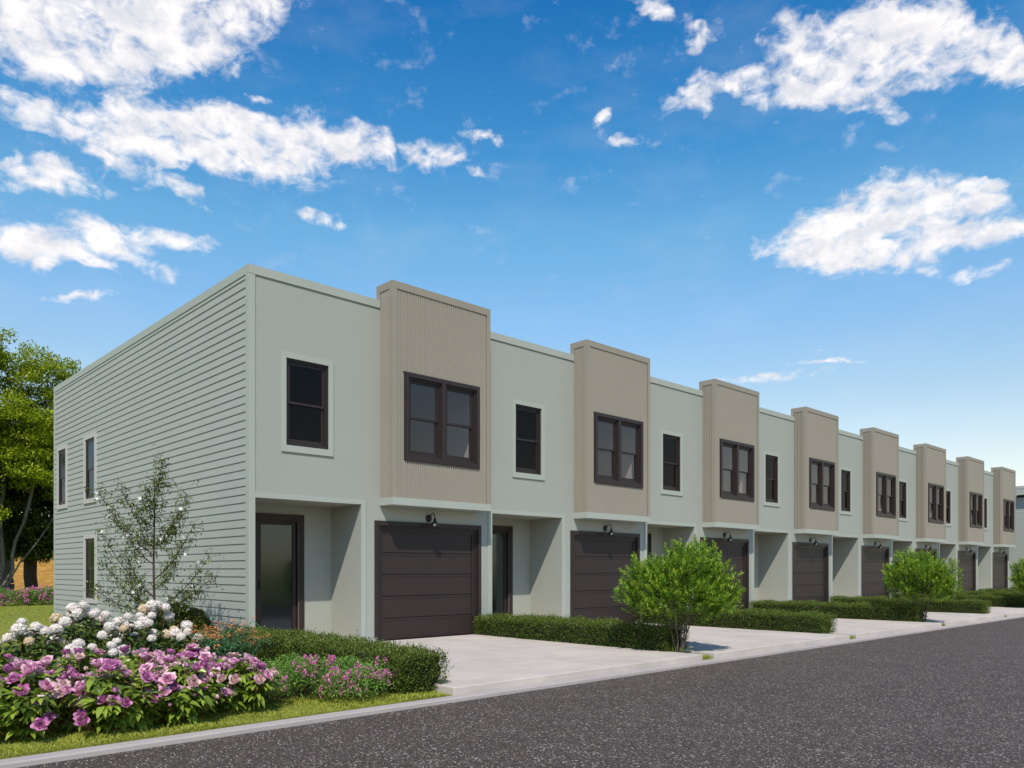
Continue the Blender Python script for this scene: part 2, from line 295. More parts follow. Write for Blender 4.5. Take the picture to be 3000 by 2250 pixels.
class MB:
    """boxes and quads gathered into one mesh; mp maps local (x, y, z) to the object's space"""
    def __init__(s, mp=None): s.v = []; s.f = []; s.mp = mp or (lambda p: p)
    def add(s, vs, fs):
        b = len(s.v); s.v += [s.mp(p) for p in vs]; s.f += [tuple(b + i for i in f) for f in fs]
    def quad(s, *p): s.add(p, [tuple(range(len(p)))])
    def box(s, x0, x1, y0, y1, z0, z1):
        s.add([(x0, y0, z0), (x1, y0, z0), (x1, y1, z0), (x0, y1, z0), (x0, y0, z1), (x1, y0, z1), (x1, y1, z1), (x0, y1, z1)],
              [(0, 3, 2, 1), (4, 5, 6, 7), (0, 1, 5, 4), (1, 2, 6, 5), (2, 3, 7, 6), (3, 0, 4, 7)])
    def frame(s, x0, x1, z0, z1, w, y0, y1, bottom=True, wb=None):
        wb = w if wb is None else wb
        s.box(x0, x0 + w, y0, y1, z0, z1); s.box(x1 - w, x1, y0, y1, z0, z1); s.box(x0 + w, x1 - w, y0, y1, z1 - w, z1)
        if bottom: s.box(x0 + w, x1 - w, y0, y1, z0, z0 + wb)
    def wall(s, x0, x1, z0, z1, holes, y0, y1):
        xs = sorted({x0, x1} | {v for h in holes for v in h[:2] if x0 < v < x1}); zs = sorted({z0, z1} | {v for h in holes for v in h[2:] if z0 < v < z1})
        nx, nz = len(xs) - 1, len(zs) - 1
        def solid(i, j):
            if i < 0 or j < 0 or i >= nx or j >= nz: return False
            cx, cz = (xs[i] + xs[i + 1]) / 2, (zs[j] + zs[j + 1]) / 2
            return not any(h[0] < cx < h[1] and h[2] < cz < h[3] for h in holes)
        for i in range(nx):
            for j in range(nz):
                if not solid(i, j): continue
                a, b, c, d = xs[i], xs[i + 1], zs[j], zs[j + 1]
                s.quad((a, y0, c), (b, y0, c), (b, y0, d), (a, y0, d)); s.quad((b, y1, c), (a, y1, c), (a, y1, d), (b, y1, d))
                if not solid(i - 1, j): s.quad((a, y1, c), (a, y0, c), (a, y0, d), (a, y1, d))
                if not solid(i + 1, j): s.quad((b, y0, c), (b, y1, c), (b, y1, d), (b, y0, d))
                if not solid(i, j - 1): s.quad((a, y1, c), (b, y1, c), (b, y0, c), (a, y0, c))
                if not solid(i, j + 1): s.quad((a, y0, d), (b, y0, d), (b, y1, d), (a, y1, d))
    def build(s, name, mat, parent=None): return mesh_obj(name, s.v, s.f, mat, parent)
SIDE = lambda p: (p[1], p[0], p[2])            # wall that faces -X: u runs along +Y, depth runs along +X

# ---------------------------------------------------------------- the setting
GZ = -.085; AZ = -.135
def sheet(name, x0, x1, y0, y1, z, mat): return tag(mesh_obj(name, [(x0, y0, z), (x1, y0, z), (x1, y1, z), (x0, y1, z)], [(0, 1, 2, 3)], mat), kind='structure')
def slab_box(name, x0, x1, y0, y1, z0, z1, mat, bev=0):
    mb = MB(); mb.box(x0, x1, y0, y1, z0, z1); o = mb.build(name, mat)
    if bev:
        bm = bmesh.new(); bm.from_mesh(o.data); bmesh.ops.bevel(bm, geom=list(bm.edges), offset=bev, segments=2, affect='EDGES', profile=.5); bm.to_mesh(o.data); bm.free()
    return tag(o, kind='structure')
sheet('ground', -900, 900, -900, 900, -.25, M['lawn'])
sheet('road', -90, 300, -15, -5.735, AZ, M['asphalt'])
slab_box('kerb', -90, 300, -5.74, -5.57, -.2, -.088, M['kerb'], .012)
slab_box('kerb', -90, 300, -15.2, -15.0, -.2, -.03, M['kerb'], .012)
P_ = 5.52
# lawn as one gently uneven sheet behind the kerb (the sheets lie under the houses and slabs too)
def lawn():
    xs = np.concatenate([np.linspace(-90, -8, 20), np.linspace(-7.6, 4, 40), np.linspace(5, 120, 50)]); ys = np.concatenate([[-5.565, -5.3], np.linspace(-5, 30, 60), np.linspace(34, 120, 20)])
    X, Y = np.meshgrid(xs, ys); Z = GZ + .012 * np.sin(X * 1.3 + Y) * np.sin(Y * 1.7 - X * .4); Z[:2] = GZ - .012
    hill = np.clip((Y - 46) / 34, 0, 1); hill = hill * hill * (3 - 2 * hill); Z += hill * 6.2 * (1 + .08 * np.sin(X * .11 + 1))
    n = len(xs); V = np.stack([X, Y, Z], -1).reshape(-1, 3); F = []; fm = []
    for j in range(len(ys) - 1):
        for i in range(n - 1):
            F.append((j * n + i, j * n + i + 1, (j + 1) * n + i + 1, (j + 1) * n + i))
    o = mesh_obj('lawn', V, F, M['lawn'], uniform=True, smooth=True); tag(o, kind='structure')
lawn()
def hill():
    xs = np.linspace(-7, 150, 130); ys = np.linspace(44, 110, 40); X, Y = np.meshgrid(xs, ys)
    h = np.clip((Y - 46) / 34, 0, 1); h = h * h * (3 - 2 * h); Z = GZ + .09 + h * 6.6 * (1 + .08 * np.sin(X * .11 + 1)) + .08 * np.sin(X * 1.9 + Y) * np.sin(Y * 2.3)
    n = len(xs); V = np.stack([X, Y, Z], -1).reshape(-1, 3); F = [(j * n + i, j * n + i + 1, (j + 1) * n + i + 1, (j + 1) * n + i) for j in range(len(ys) - 1) for i in range(n - 1)]
    tag(mesh_obj('golden_hillside', V, F, M['gold'], uniform=True, smooth=True), kind='structure')
hill()
for k in range(8):
    slab_box('driveway', -.10 + P_ * k, 5.06 + P_ * k, -5.567, -.004, -.16, 0, M['slab'], .012)

# ---------------------------------------------------------------- townhouses
def sash_window(parent, x0, x1, z0, z1, mp=None, pane='glass', casing=0.0, mullion=False, label=None, y=0.0, trim=None, tmat=None, dp=1.0):
    """double-hung sash window in the opening x0..x1, z0..z1 of a wall whose face is at y"""
    m = MB(mp); p = MB(mp)
    if casing: m.frame(x0, x1, z0, z1, casing, y - .028, y + .10); x0 += casing; x1 -= casing; z0 += casing; z1 -= casing
    spans = [(x0, x1)]
    if mullion:
        c = (x0 + x1) / 2; m.box(c - .05, c + .05, y - .022, y + dp * .10, z0, z1); spans = [(x0, c - .05), (c + .05, x1)]
    for (a, b) in spans:
        zm = (z0 + z1) / 2 - .02
        m.frame(a, b, z0, z1, .035, y + dp * .012, y + dp * .13); a += .035; b -= .035; lo = z0 + .035; hi = z1 - .035
        m.frame(a, b, lo, hi, .022, y + dp * .035, y + dp * .13); a += .022; b -= .022; lo += .022; hi -= .022
        m.frame(a, b, zm, hi, .042, y + dp * .05, y + dp * .075); m.frame(a, b, lo, zm + .045, .045, y + dp * .077, y + dp * .105, wb=.07)
        p.quad((a + .04, y + dp * .062, zm + .04), (b - .04, y + dp * .062, zm + .04), (b - .04, y + dp * .062, hi - .04), (a + .04, y + dp * .062, hi - .04))
        p.quad((a + .043, y + dp * .09, lo + .068), (b - .043, y + dp * .09, lo + .068), (b - .043, y + dp * .09, zm), (a + .043, y + dp * .09, zm))
    w = m.build('window', M['dark'], parent); p.build('pane', M[pane], w)
    if trim:
        t = MB(mp); tx0, tx1, tz0, tz1 = trim; ox0, ox1, oz0, oz1 = x0, x1, z0, z1
        t.box(tx0, ox0, y - .02, y + .05, tz0, tz1); t.box(ox1, tx1, y - .02, y + .05, tz0, tz1)
        t.box(ox0, ox1, y - .02, y + .05, oz1, tz1); t.box(ox0, ox1, y - .02, y + .05, tz0, oz0)
        t.box(tx0, tx1, y - .026, y + .02, tz0 - .012, tz0 - .001)
        t.build('window_trim', M[tmat or 'trim'], w)
    return w

def room_box(x0, x1, y0, y1, z0, z1, mb=None):
    """an open-fronted room seen through its window"""
    mb = mb or MB()
    mb.quad((x0, y1, z0), (x1, y1, z0), (x1, y1, z1), (x0, y1, z1)); mb.quad((x0, y0, z0), (x0, y1, z0), (x0, y1, z1), (x0, y0, z1))
    mb.quad((x1, y0, z0), (x1, y1, z0), (x1, y1, z1), (x1, y0, z1)); mb.quad((x0, y0, z0), (x1, y0, z0), (x1, y1, z0), (x0, y1, z0)); mb.quad((x0, y0, z1), (x1, y0, z1), (x1, y1, z1), (x0, y1, z1))
    return mb

def townhouse(first=False, last=False):
    t = thing('townhouse'); WT = .12; D = 12.34; TOP = 6.51
    rx0 = .11 if first else -.015; X0 = 0.0 if first else -.015; X1 = 5.505
    # front wall
    w = MB()
    w.wall(X0, X1, 2.59, TOP - .004, [(.68, 1.51, 3.54, 5.06), (2.72, 4.99, 2.80, 6.30)], 0, WT)
    w.wall(2.20, X1, .08, 2.59, [(2.59, 5.09, 0.0, 2.22)], 0, WT)
    if first: w.box(0.012, .11, 0.001, 1.07, .08, 2.589)
    w.quad((2.20, WT, .08), (2.20, 1.07, .08), (2.20, 1.07, 2.59), (2.20, WT, 2.59))      # recess return
    w.wall(rx0, 2.20, .10, 2.59, [(.66, 1.50, .10, 2.31)], 1.07, 1.19)                     # recess back
    w.quad((rx0, WT, 2.59), (2.20, WT, 2.59), (2.20, 1.07, 2.59), (rx0, 1.07, 2.59))       # recess ceiling
    w.build('wall', M['stucco'], t)
    # party / end walls, back, roof
    pw = MB()
    pw.box(5.40, 5.50, WT + .002, D - .1, 0, TOP - .2)
    pw.wall(X0 + .04, X1, 0, TOP - .006, [(1.2, 2.4, 1.0, 2.3), (3.2, 4.6, 0.1, 2.3), (1.2, 2.4, 3.8, 5.1), (3.4, 4.6, 3.8, 5.1)], D - .1, D)
    pw.build('rear_wall', M['siding'], t)
    rf = MB(); rf.box(X0 + .03, X1, WT + .002, D - .102, 6.12, 6.2); rf.build('roof', M['roof'], t)
    # foundation
    for bx in [(2.21, 2.585, .008, 1.16, -.15, .079), (5.095, X1, .008, 1.0, -.15, .079), (rx0 + .005, 2.20, 1.078, 1.25, -.15, .099)] + ([(.022, .105, .01, D - .02, -.2, .088)] if first else []):
        f = MB(); f.box(*bx); f.build('foundation', M['foundation'], t)
    pf = MB(); pf.box(rx0 + .002, 2.205, -.0035, 1.077, -.15, .018); pf.build('porch_floor', M['tan'], t)
    # coping and trim boards
    cp = MB(); cx1 = 2.615
    cp.box(-.008 if first else X0, cx1, -.022, .16, TOP - .15, TOP); cp.build('parapet_cap', M['trim'], t)
    cp = MB(); cp.box(5.095, X1, -.022, .16, TOP - .15, TOP); cp.build('parapet_cap', M['trim'], t)
    if first: cp = MB(); cp.box(-.008, .16, .16, D + .01, TOP - .15, TOP); cp.build('parapet_cap', M['trim'], t)
    tr = MB()
    if first:
        tr.box(-.008, .11, -.018, -.0005, .08, TOP - .151); tr.box(-.008, .012, -.0004, .10, .08, TOP - .151); cb_ = MB(); cb_.box(-.008, .012, D - .1, D + .004, .08, TOP - .151); cb_.build('corner_board', M['trim'], t)
        tr.box(.1105, 2.30, -.018, -.0005, 2.59, 2.675)
    else:
        tr.box(-.13, -.02, -.018, -.0005, .08, 2.675); tr.box(-.0198, 2.30, -.018, -.0005, 2.59, 2.675)
    tr.box(2.20, 2.30, -.018, -.0005, .08, 2.5895)
    if last: cb_ = MB(); cb_.box(5.39, 5.50, -.018, -.0005, .08, 2.675); cb_.build('corner_board', M['trim'], t)
    tr.build('trim_board', M['trim'], t)
    # upper window
    sash_window(t, .68, 1.51, 3.54, 5.06, pane='screen_glass', trim=(.59, 1.61, 3.435, 5.155))
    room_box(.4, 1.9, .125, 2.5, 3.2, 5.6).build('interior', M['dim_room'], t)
    room_box(2.74, 4.97, -.30, 3.4, 2.82, 6.1).build('interior', M['room'], t)
    room_box(rx0 + .02, 2.18, 1.2, 4.5, .06, 2.58).build('interior', M['hall'], t)
    # projecting bay clad with battens
    bx0, bx1, by, bz0, bz1 = 2.62, 5.09, -.42, 2.73, 6.80
    b = MB(); b.wall(bx0 + .004, bx1 - .004, bz0, bz1 - .01, [(2.95, 4.74, 3.49, 5.09)], by + .036, by + .12)
    b.box(bx0 + .036, bx0 + .1, by + .13, .10, bz0, bz1 - .01); b.box(bx1 - .1, bx1 - .036, by + .13, .10, bz0, bz1 - .01)
    b.box(bx0 + .1, bx1 - .1, .06, .10, 6.31, bz1 - .01)
    pitch = .0512; n = int((2.27) / pitch)
    def batten(q, horizontal_map=None):
        pass
    wx0, wx1, wz0, wz1 = 2.905, 4.785, 3.445, 5.135
    y0 = by + .034; y1 = by + .012
    for i in range(n):
        a = bx0 + .105 + i * pitch; c = a + pitch
        segs = [(bz0, 6.66)]
        if c > wx0 and a < wx1: segs = [(bz0, wz0), (wz1, 6.66)]
        for (lo, hi) in segs:
            b.quad((a, y0, lo), (a + .007, y1, lo), (a + .007, y1, hi), (a, y0, hi)); b.quad((a + .007, y1, lo), (c - .015, y1, lo), (c - .015, y1, hi), (a + .007, y1, hi))
            b.quad((c - .015, y1, lo), (c - .009, y0, lo), (c - .009, y0, hi), (c - .015, y1, hi))
    ns = 6; ps = (.32 - .0) / ns
    for sx, o0, o1 in ((1, bx0 + .034, bx0 + .008), (-1, bx1 - .034, bx1 - .008)):
        for i in range(ns):
            a = by + .10 + i * ps; c = a + ps
            b.quad((o0, a, bz0), (o1, a + .008, bz0), (o1, a + .008, 6.66), (o0, a, 6.66)); b.quad((o1, a + .008, bz0), (o1, c - .020, bz0), (o1, c - .020, 6.66), (o1, a + .008, 6.66))
            b.quad((o1, c - .020, bz0), (o0, c - .016, bz0), (o0, c - .016, 6.66), (o1, c - .020, 6.66))
    bay = b.build('bay', M['beige'], t)
    c = MB()
    c.box(bx0, bx1, by, by + .02, 6.66, bz1); c.box(bx0, bx0 + .02, by + .0201, .11, 6.66, bz1); c.box(bx1 - .02, bx1, by + .0201, .11, 6.66, bz1)
    c.box(bx0, bx0 + .102, by, by + .02, bz0, 6.6598); c.box(bx1 - .102, bx1, by, by + .02, bz0, 6.6598)
    c.box(bx0, bx0 + .02, by + .0201, by + .10, bz0, 6.6598); c.box(bx1 - .02, bx1, by + .0201, by + .10, bz0, 6.6598)
    c.box(bx0, bx0 + .02, .001, .11, TOP + .001, 6.6598); c.box(bx1 - .02, bx1, .001, .11, TOP + .001, 6.6598)
    c.box(bx0 + .0201, bx1 - .0201, by + .0201, .11, bz1 - .03, bz1 - .001); c.box(bx0 + .0201, bx1 - .0201, .09, .11, 6.5, bz1 - .031)
    c.build('bay_cap', M['beige_trim'], bay)
    s = MB(); s.box(bx0 - .006, bx1 + .006, by - .010, -.001, 2.59, 2.7295); s.build('bay_base', M['trim'], bay)
    sash_window(t, 2.91, 4.78, 3.45, 5.13, casing=.085, mullion=True, y=by + .012)
    # garage door
    g = MB(); zz = [0.0, .42, .845, 1.27, 1.69, 2.11]
    for i in range(5):
        a, z_ = zz[i] + (.0 if i == 0 else .0), zz[i + 1]
        g.box(2.67, 4.97, .060, .11, a + .016, z_ - .002); g.box(2.67, 4.97, .074, .11, a + (-.001), a + .0155)
        g.box(2.67, 4.97, .053, .0595, z_ - .045, z_ - .003)
    gd = g.build('garage_door', M['door'], t)
    q = MB(); q.frame(2.50, 5.18, .08, 2.305, .09, -.026, .02, bottom=False)
    q.frame(2.59, 5.08, -.002, 2.215, .028, .004, .12, bottom=False); q.frame(2.618, 5.052, -.002, 2.187, .026, .020, .12, bottom=False); q.frame(2.644, 5.026, -.002, 2.161, .052, .036, .12, bottom=False)
    q.build('door_frame', M['dark'], gd)
    # entry door with a full-height pane
    e = MB(); e.frame(.69, 1.47, .10, 2.28, .07, 1.12, 1.16, wb=.12); ed = e.build('entry_door', M['dark'], t)
    gp = MB(); gp.quad((.755, 1.14, .21), (1.405, 1.14, .21), (1.405, 1.14, 2.22), (.755, 1.14, 2.22)); gp.build('pane', M['door_glass'], ed)
    q = MB(); q.frame(.555, 1.605, .10, 2.41, .10, 1.045, 1.10, bottom=False); q.frame(.655, 1.505, .10, 2.31, .03, 1.075, 1.13, bottom=False); q.build('door_frame', M['dark'], ed)
    hd = MB(); hd.box(.705, .735, 1.07, 1.12, 1.0, 1.16); hd.build('door_handle', M['black'], ed)
    # lap siding on the end wall
    if first:
        wins = [(8.40, 9.44, 3.05, 4.755), (10.99, 11.98, 3.05, 4.76), (8.38, 9.44, .55, 2.25)]
        sh = MB(SIDE); sh.wall(.10, D - .1, .0, TOP - .16, [(8.53, 9.31, 3.15, 4.655), (11.11, 11.86, 3.15, 4.66), (8.51, 9.31, .65, 2.15)], .022, .12)
        nb = 46; z = 5.73 - 41 * .14; lips = MB(SIDE)
        while z < TOP - .15:
            lo, hi = max(z, .09), min(z + .14, TOP - .152)
            segs = [(.10, D - .1, lo, hi)]
            for (a, b_, c_, d_) in wins:
                ns_ = []
                for (u0, u1, l, h) in segs:
                    if h <= c_ or l >= d_ or u1 <= a or u0 >= b_: ns_.append((u0, u1, l, h)); continue
                    if u0 < a: ns_.append((u0, a, l, h))
                    if u1 > b_: ns_.append((b_, u1, l, h))
                    if l < c_: ns_.append((max(u0, a), min(u1, b_), l, c_))
                    if h > d_: ns_.append((max(u0, a), min(u1, b_), d_, h))
                segs = ns_
            for (u0, u1, l, h) in segs:
                dx = lambda q: -.001 + .014 * (q - z) / .14
                lips.quad((u0, dx(l), l), (u1, dx(l), l), (u1, dx(h), h), (u0, dx(h), h)); lips.quad((u0, dx(l), l), (u1, dx(l), l), (u1, .021, l), (u0, .021, l))
            z += .14
        sw = sh.build('siding_wall', M['siding'], t); lips.build('siding', M['siding'], sw)
        for (tw, op) in ((wins[0], (8.53, 9.31, 3.15, 4.655)), (wins[1], (11.11, 11.86, 3.15, 4.66)), (wins[2], (8.51, 9.31, .65, 2.15))):
            sash_window(t, *op, mp=SIDE, pane='door_glass', trim=tw, tmat='grey_trim', dp=.42)
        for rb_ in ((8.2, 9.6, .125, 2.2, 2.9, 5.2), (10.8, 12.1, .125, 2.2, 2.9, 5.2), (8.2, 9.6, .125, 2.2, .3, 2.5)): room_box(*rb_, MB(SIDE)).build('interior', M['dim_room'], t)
    if last:
        lw = MB(); lw.box(5.501, 5.52, 0, D, 0, TOP - .01); lw.build('end_wall', M['siding'], t)
    return t

ORD = ['first', 'second', 'third', 'fourth', 'fifth', 'sixth', 'seventh', 'eighth', 'ninth']
HG = 'townhouses of the row'
h0 = townhouse(first=True); tag(h0, 'sage green end townhouse nearest the viewer, its lap-sided side wall showing', 'townhouse', HG)
proto = townhouse(); tag(proto, 'second townhouse from the near end, between the lap-sided end unit and the third beige bay', 'townhouse', HG); proto.location = (P_, 0, 0)
for k in range(2, 7): dup(proto, (P_ * k, 0, 0), label='%s sage green townhouse with a beige batten bay, counted from the near lap-sided end' % ORD[k])
hl = townhouse(last=True); hl.location = (P_ * 7, 0, 0); tag(hl, 'last townhouse at the far end of the row, smallest beige bay', 'townhouse', HG)
h2 = dup(h0, (49.8, 0, 0), label='end townhouse of the next row, its lap-sided wall filling the far right edge')
v = MB(SIDE); v.box(.15, 1.02, -.02, .0, 5.80, 5.93); v.build('vent', M['black'], h2)
v = MB(SIDE); v.box(.05, .95, -.45, -.001, 5.93, 6.0); v.build('vent_hood', M['trim'], h2)

# ---------------------------------------------------------------- wall lamps
def lathe(prof, n=20, c=(0, 0, 0), axis='z'):
    V = []; F = []
    for (r, z) in prof:
        for i in range(n):
            a = 2 * math.pi * i / n; p = (r * math.cos(a), r * math.sin(a), z)
            if axis == 'y': p = (p[0], -z, p[1])
            V.append((c[0] + p[0], c[1] + p[1], c[2] + p[2]))
    for j in range(len(prof) - 1):
        for i in range(n): F.append((j * n + i, j * n + (i + 1) % n, (j + 1) * n + (i + 1) % n, (j + 1) * n + i))
    return V, F
def tube(pts, rad, n=8):
    V = []; F = []; pts = [Vector(p) for p in pts]; rad = rad if hasattr(rad, '__len__') else [rad] * len(pts)
    for i, p in enumerate(pts):
        d = (pts[min(i + 1, len(pts) - 1)] - pts[max(i - 1, 0)]).normalized(); u = d.cross(Vector((1, 0, .01))).normalized(); w_ = d.cross(u)
        for k in range(n):
            a = 2 * math.pi * k / n; V.append(tuple(p + rad[i] * (math.cos(a) * u + math.sin(a) * w_)))
    for j in range(len(pts) - 1):
        for i in range(n): F.append((j * n + i, j * n + (i + 1) % n, (j + 1) * n + (i + 1) % n, (j + 1) * n + i))
    return V, F
lamp = thing('wall_lamp', (3.79, 0, 2.40), 'black gooseneck barn lamp above the garage door of the nearest townhouse', 'wall lamp', 'gooseneck lamps above the garage doors')
V, F = lathe([(0.0, .028), (.045, .028), (.062, .018), (.074, .012), (.076, 0.0)], 24, axis='y'); mesh_obj('backplate', V, F, M['black'], lamp, smooth=True)
arc = [(0, -.02, -.01), (0, -.05, .03), (0, -.085, .075), (0, -.13, .095), (0, -.175, .08), (0, -.20, .04), (0, -.205, -.02)]
V, F = tube(arc, .009); mesh_obj('arm', V, F, M['black'], lamp, smooth=True)
V, F = lathe([(.0, -.005), (.02, -.008), (.024, -.05), (.03, -.055), (.03, -.072), (.05, -.088), (.078, -.115), (.094, -.15), (.100, -.168), (.104, -.172), (.096, -.168), (.07, -.12), (.03, -.09), (0, -.085)], 28, (0, -.205, 0)); sh_ = mesh_obj('lamp_shade', V, F, M['black'], lamp, smooth=True)
V, F = lathe([(0, -.10), (.015, -.105), (.022, -.125), (.015, -.145), (0, -.15)], 14, (0, -.205, 0)); mesh_obj('bulb', V, F, M['dark'], sh_, smooth=True)
for k in range(1, 8): dup(lamp, (3.79 + P_ * k, 0, 2.40), label='black gooseneck barn lamp above the garage door of the %s townhouse from the near end' % (ORD[k] if k < 7 else 'last'))

# ---------------------------------------------------------------- plants
rs = np.random.RandomState(7)
def unit(v): return v / np.maximum(np.linalg.norm(v, axis=-1, keepdims=True), 1e-9)
def rdir(n): return unit(rs.normal(size=(n, 3)))
def leafs(P, D, L, W, up=(0, 0, 1), fold=.15, droop=0.0, shape=.42):
    """diamond leaves folded on the midrib: verts (4n,3), tris (2n,3)"""
    n = len(P); D = unit(D); U = np.broadcast_to(np.asarray(up, float), (n, 3)); s = np.cross(D, U + rs.normal(size=(n, 3)) * .35); s = unit(s); nrm = unit(np.cross(s, D))
    L = np.broadcast_to(L, n)[:, None]; W = np.broadcast_to(W, n)[:, None]
    a = P; mid = P + D * L * shape + nrm * W * fold; tip = P + D * L - np.array([0, 0, 1.]) * L * droop
    V = np.stack([a, mid - s * W / 2, tip, mid + s * W / 2], 1).reshape(-1, 3); i = np.arange(n)[:, None] * 4
    return V, np.concatenate([i + [0, 1, 2], i + [0, 2, 3]], 1).reshape(-1, 3)
def broad(P, D, L, W, droop=.25, fold=.18):
    """larger leaves: six points, arched and folded: tris"""
    n = len(P); D = unit(D); s = unit(np.cross(D, np.array([0, 0, 1.]) + rs.normal(size=(n, 3)) * .3)); nrm = unit(np.cross(s, D)); L = np.broadcast_to(L, n)[:, None]; W = np.broadcast_to(W, n)[:, None]
    z = np.array([0, 0, 1.])
    m1 = P + D * L * .33; m2 = P + D * L * .68 - z * L * droop * .35; tip = P + D * L * .98 - z * L * droop
    V = np.stack([P, m1 - s * W * .46 + nrm * W * fold, m1, m1 + s * W * .46 + nrm * W * fold, m2 - s * W * .36 + nrm * W * fold * .7, m2, m2 + s * W * .36 + nrm * W * fold * .7, tip], 1).reshape(-1, 3)
    T = np.array([[0, 2, 1], [0, 3, 2], [1, 2, 5], [1, 5, 4], [2, 3, 6], [2, 6, 5], [4, 5, 7], [5, 6, 7]])
    return V, (np.arange(n)[:, None, None] * 8 + T[None]).reshape(-1, 3)
def join(*vf):
    V = []; F = []; b = 0
    for v, f in vf: V.append(v); F.append(f + b); b += len(v)
    return np.concatenate(V), np.concatenate(F)
def frusta(A, B, ra, rb, n=6):
    A = np.asarray(A, float); B = np.asarray(B, float); d = unit(B - A); ref = np.where(np.abs(d[:, 2:3]) > .9, [[1., 0, 0]], [[0, 0, 1.]]); u = unit(np.cross(d, ref)); w = np.cross(d, u)
    a = np.arange(n) * 2 * math.pi / n; ring = np.cos(a)[None, :, None] * u[:, None] + np.sin(a)[None, :, None] * w[:, None]
    V = np.concatenate([A[:, None] + ring * np.reshape(ra, (-1, 1, 1)), B[:, None] + ring * np.reshape(rb, (-1, 1, 1))], 1).reshape(-1, 3)
    k = np.arange(n); T = np.concatenate([np.stack([k, (k + 1) % n, (k + 1) % n + n], 1), np.stack([k, (k + 1) % n + n, k + n], 1)])
    return V, (np.arange(len(A))[:, None, None] * 2 * n + T[None]).reshape(-1, 3)
def add_tri(name, vf, mat, parent=None, smooth=False): return mesh_obj(name, vf[0], vf[1], mat, parent, uniform=True, smooth=smooth)

def plant_mesh(name, leaf, wood_, ml, mw, parent, off=0):
    V, F = join(leaf, wood_); return mesh_obj(name, V, F, [M[ml], M[mw]], parent, uniform=True, fm=[0] * len(leaf[1]) + [1] * len(wood_[1]))
def place(me, loc, parent, name, sc=1.0, rot=None, label=None):
    o = bpy.data.objects.new(name, me); C.objects.link(o); o.parent = parent; o.location = loc; o.scale = (sc, sc, sc)
    if rot is not None: o.rotation_euler = rot
    if label: o['label'] = label
    return o
def skeleton(stems, pts, seg=.12, rt=.003, power=.5, wpath=.25, jit=.15, lift=.3):
    """grow branches from the stem polylines to every target point; returns node arrays"""
    pos = []; par = []; path = []
    for st in stems:
        last = -1
        for i, p in enumerate(st):
            pos.append(np.array(p, float)); par.append(last); path.append(0 if last < 0 else path[last] + np.linalg.norm(pos[-1] - pos[last])); last = len(pos) - 1
    pos_a = np.zeros((len(pos) + len(pts) * 60, 3)); pa = np.zeros(len(pos_a)); n = len(pos); pos_a[:n] = pos; pa[:n] = path
    d0 = np.min(np.linalg.norm(pts[:, None] - pos_a[None, :n], axis=2), axis=1) if len(pts) < 6000 else np.linalg.norm(pts - pos_a[n - 1], axis=1)
    leaf_nodes = []
    for ip in np.argsort(d0):
        q = pts[ip]; df = q - pos_a[:n]; dd = np.linalg.norm(df, axis=1)
        below = np.clip(-(df[:, 2]) / np.maximum(dd, 1e-6), 0, 1)
        c = int(np.argmin(dd * (1 + .8 * below) + wpath * pa[:n])); m = min(55, max(1, int(dd[c] / seg)))
        a = pos_a[c].copy(); cur = c; mid = (a + q) / 2 + np.array([0, 0, -1.]) * dd[c] * lift * .3 + rs.normal(size=3) * dd[c] * .06
        for k in range(1, m + 1):
            t_ = k / m; p = (1 - t_) ** 2 * a + 2 * t_ * (1 - t_) * mid + t_ * t_ * q + (rs.normal(size=3) * seg * jit if k < m else 0)
            pos_a[n] = p; par.append(cur); pa[n] = pa[cur] + np.linalg.norm(p - pos_a[cur]); cur = n; n += 1
        leaf_nodes.append(cur)
    par = np.array(par); cnt = np.zeros(n)
    for l in leaf_nodes: cnt[l] += 1
    for i in range(n - 1, -1, -1):
        if par[i] >= 0: cnt[par[i]] += cnt[i]
    r = rt * np.maximum(cnt, 1) ** power
    return pos_a[:n], par, r, np.array(leaf_nodes)
def wood(pos, par, r, sides=6, minr=0):
    k = np.where((par >= 0) & (r >= minr))[0]; rp = np.minimum(r[par[k]], r[k] * 1.35)
    return frusta(pos[par[k]], pos[k] + (pos[k] - pos[par[k]]) * .04, rp, r[k], sides)

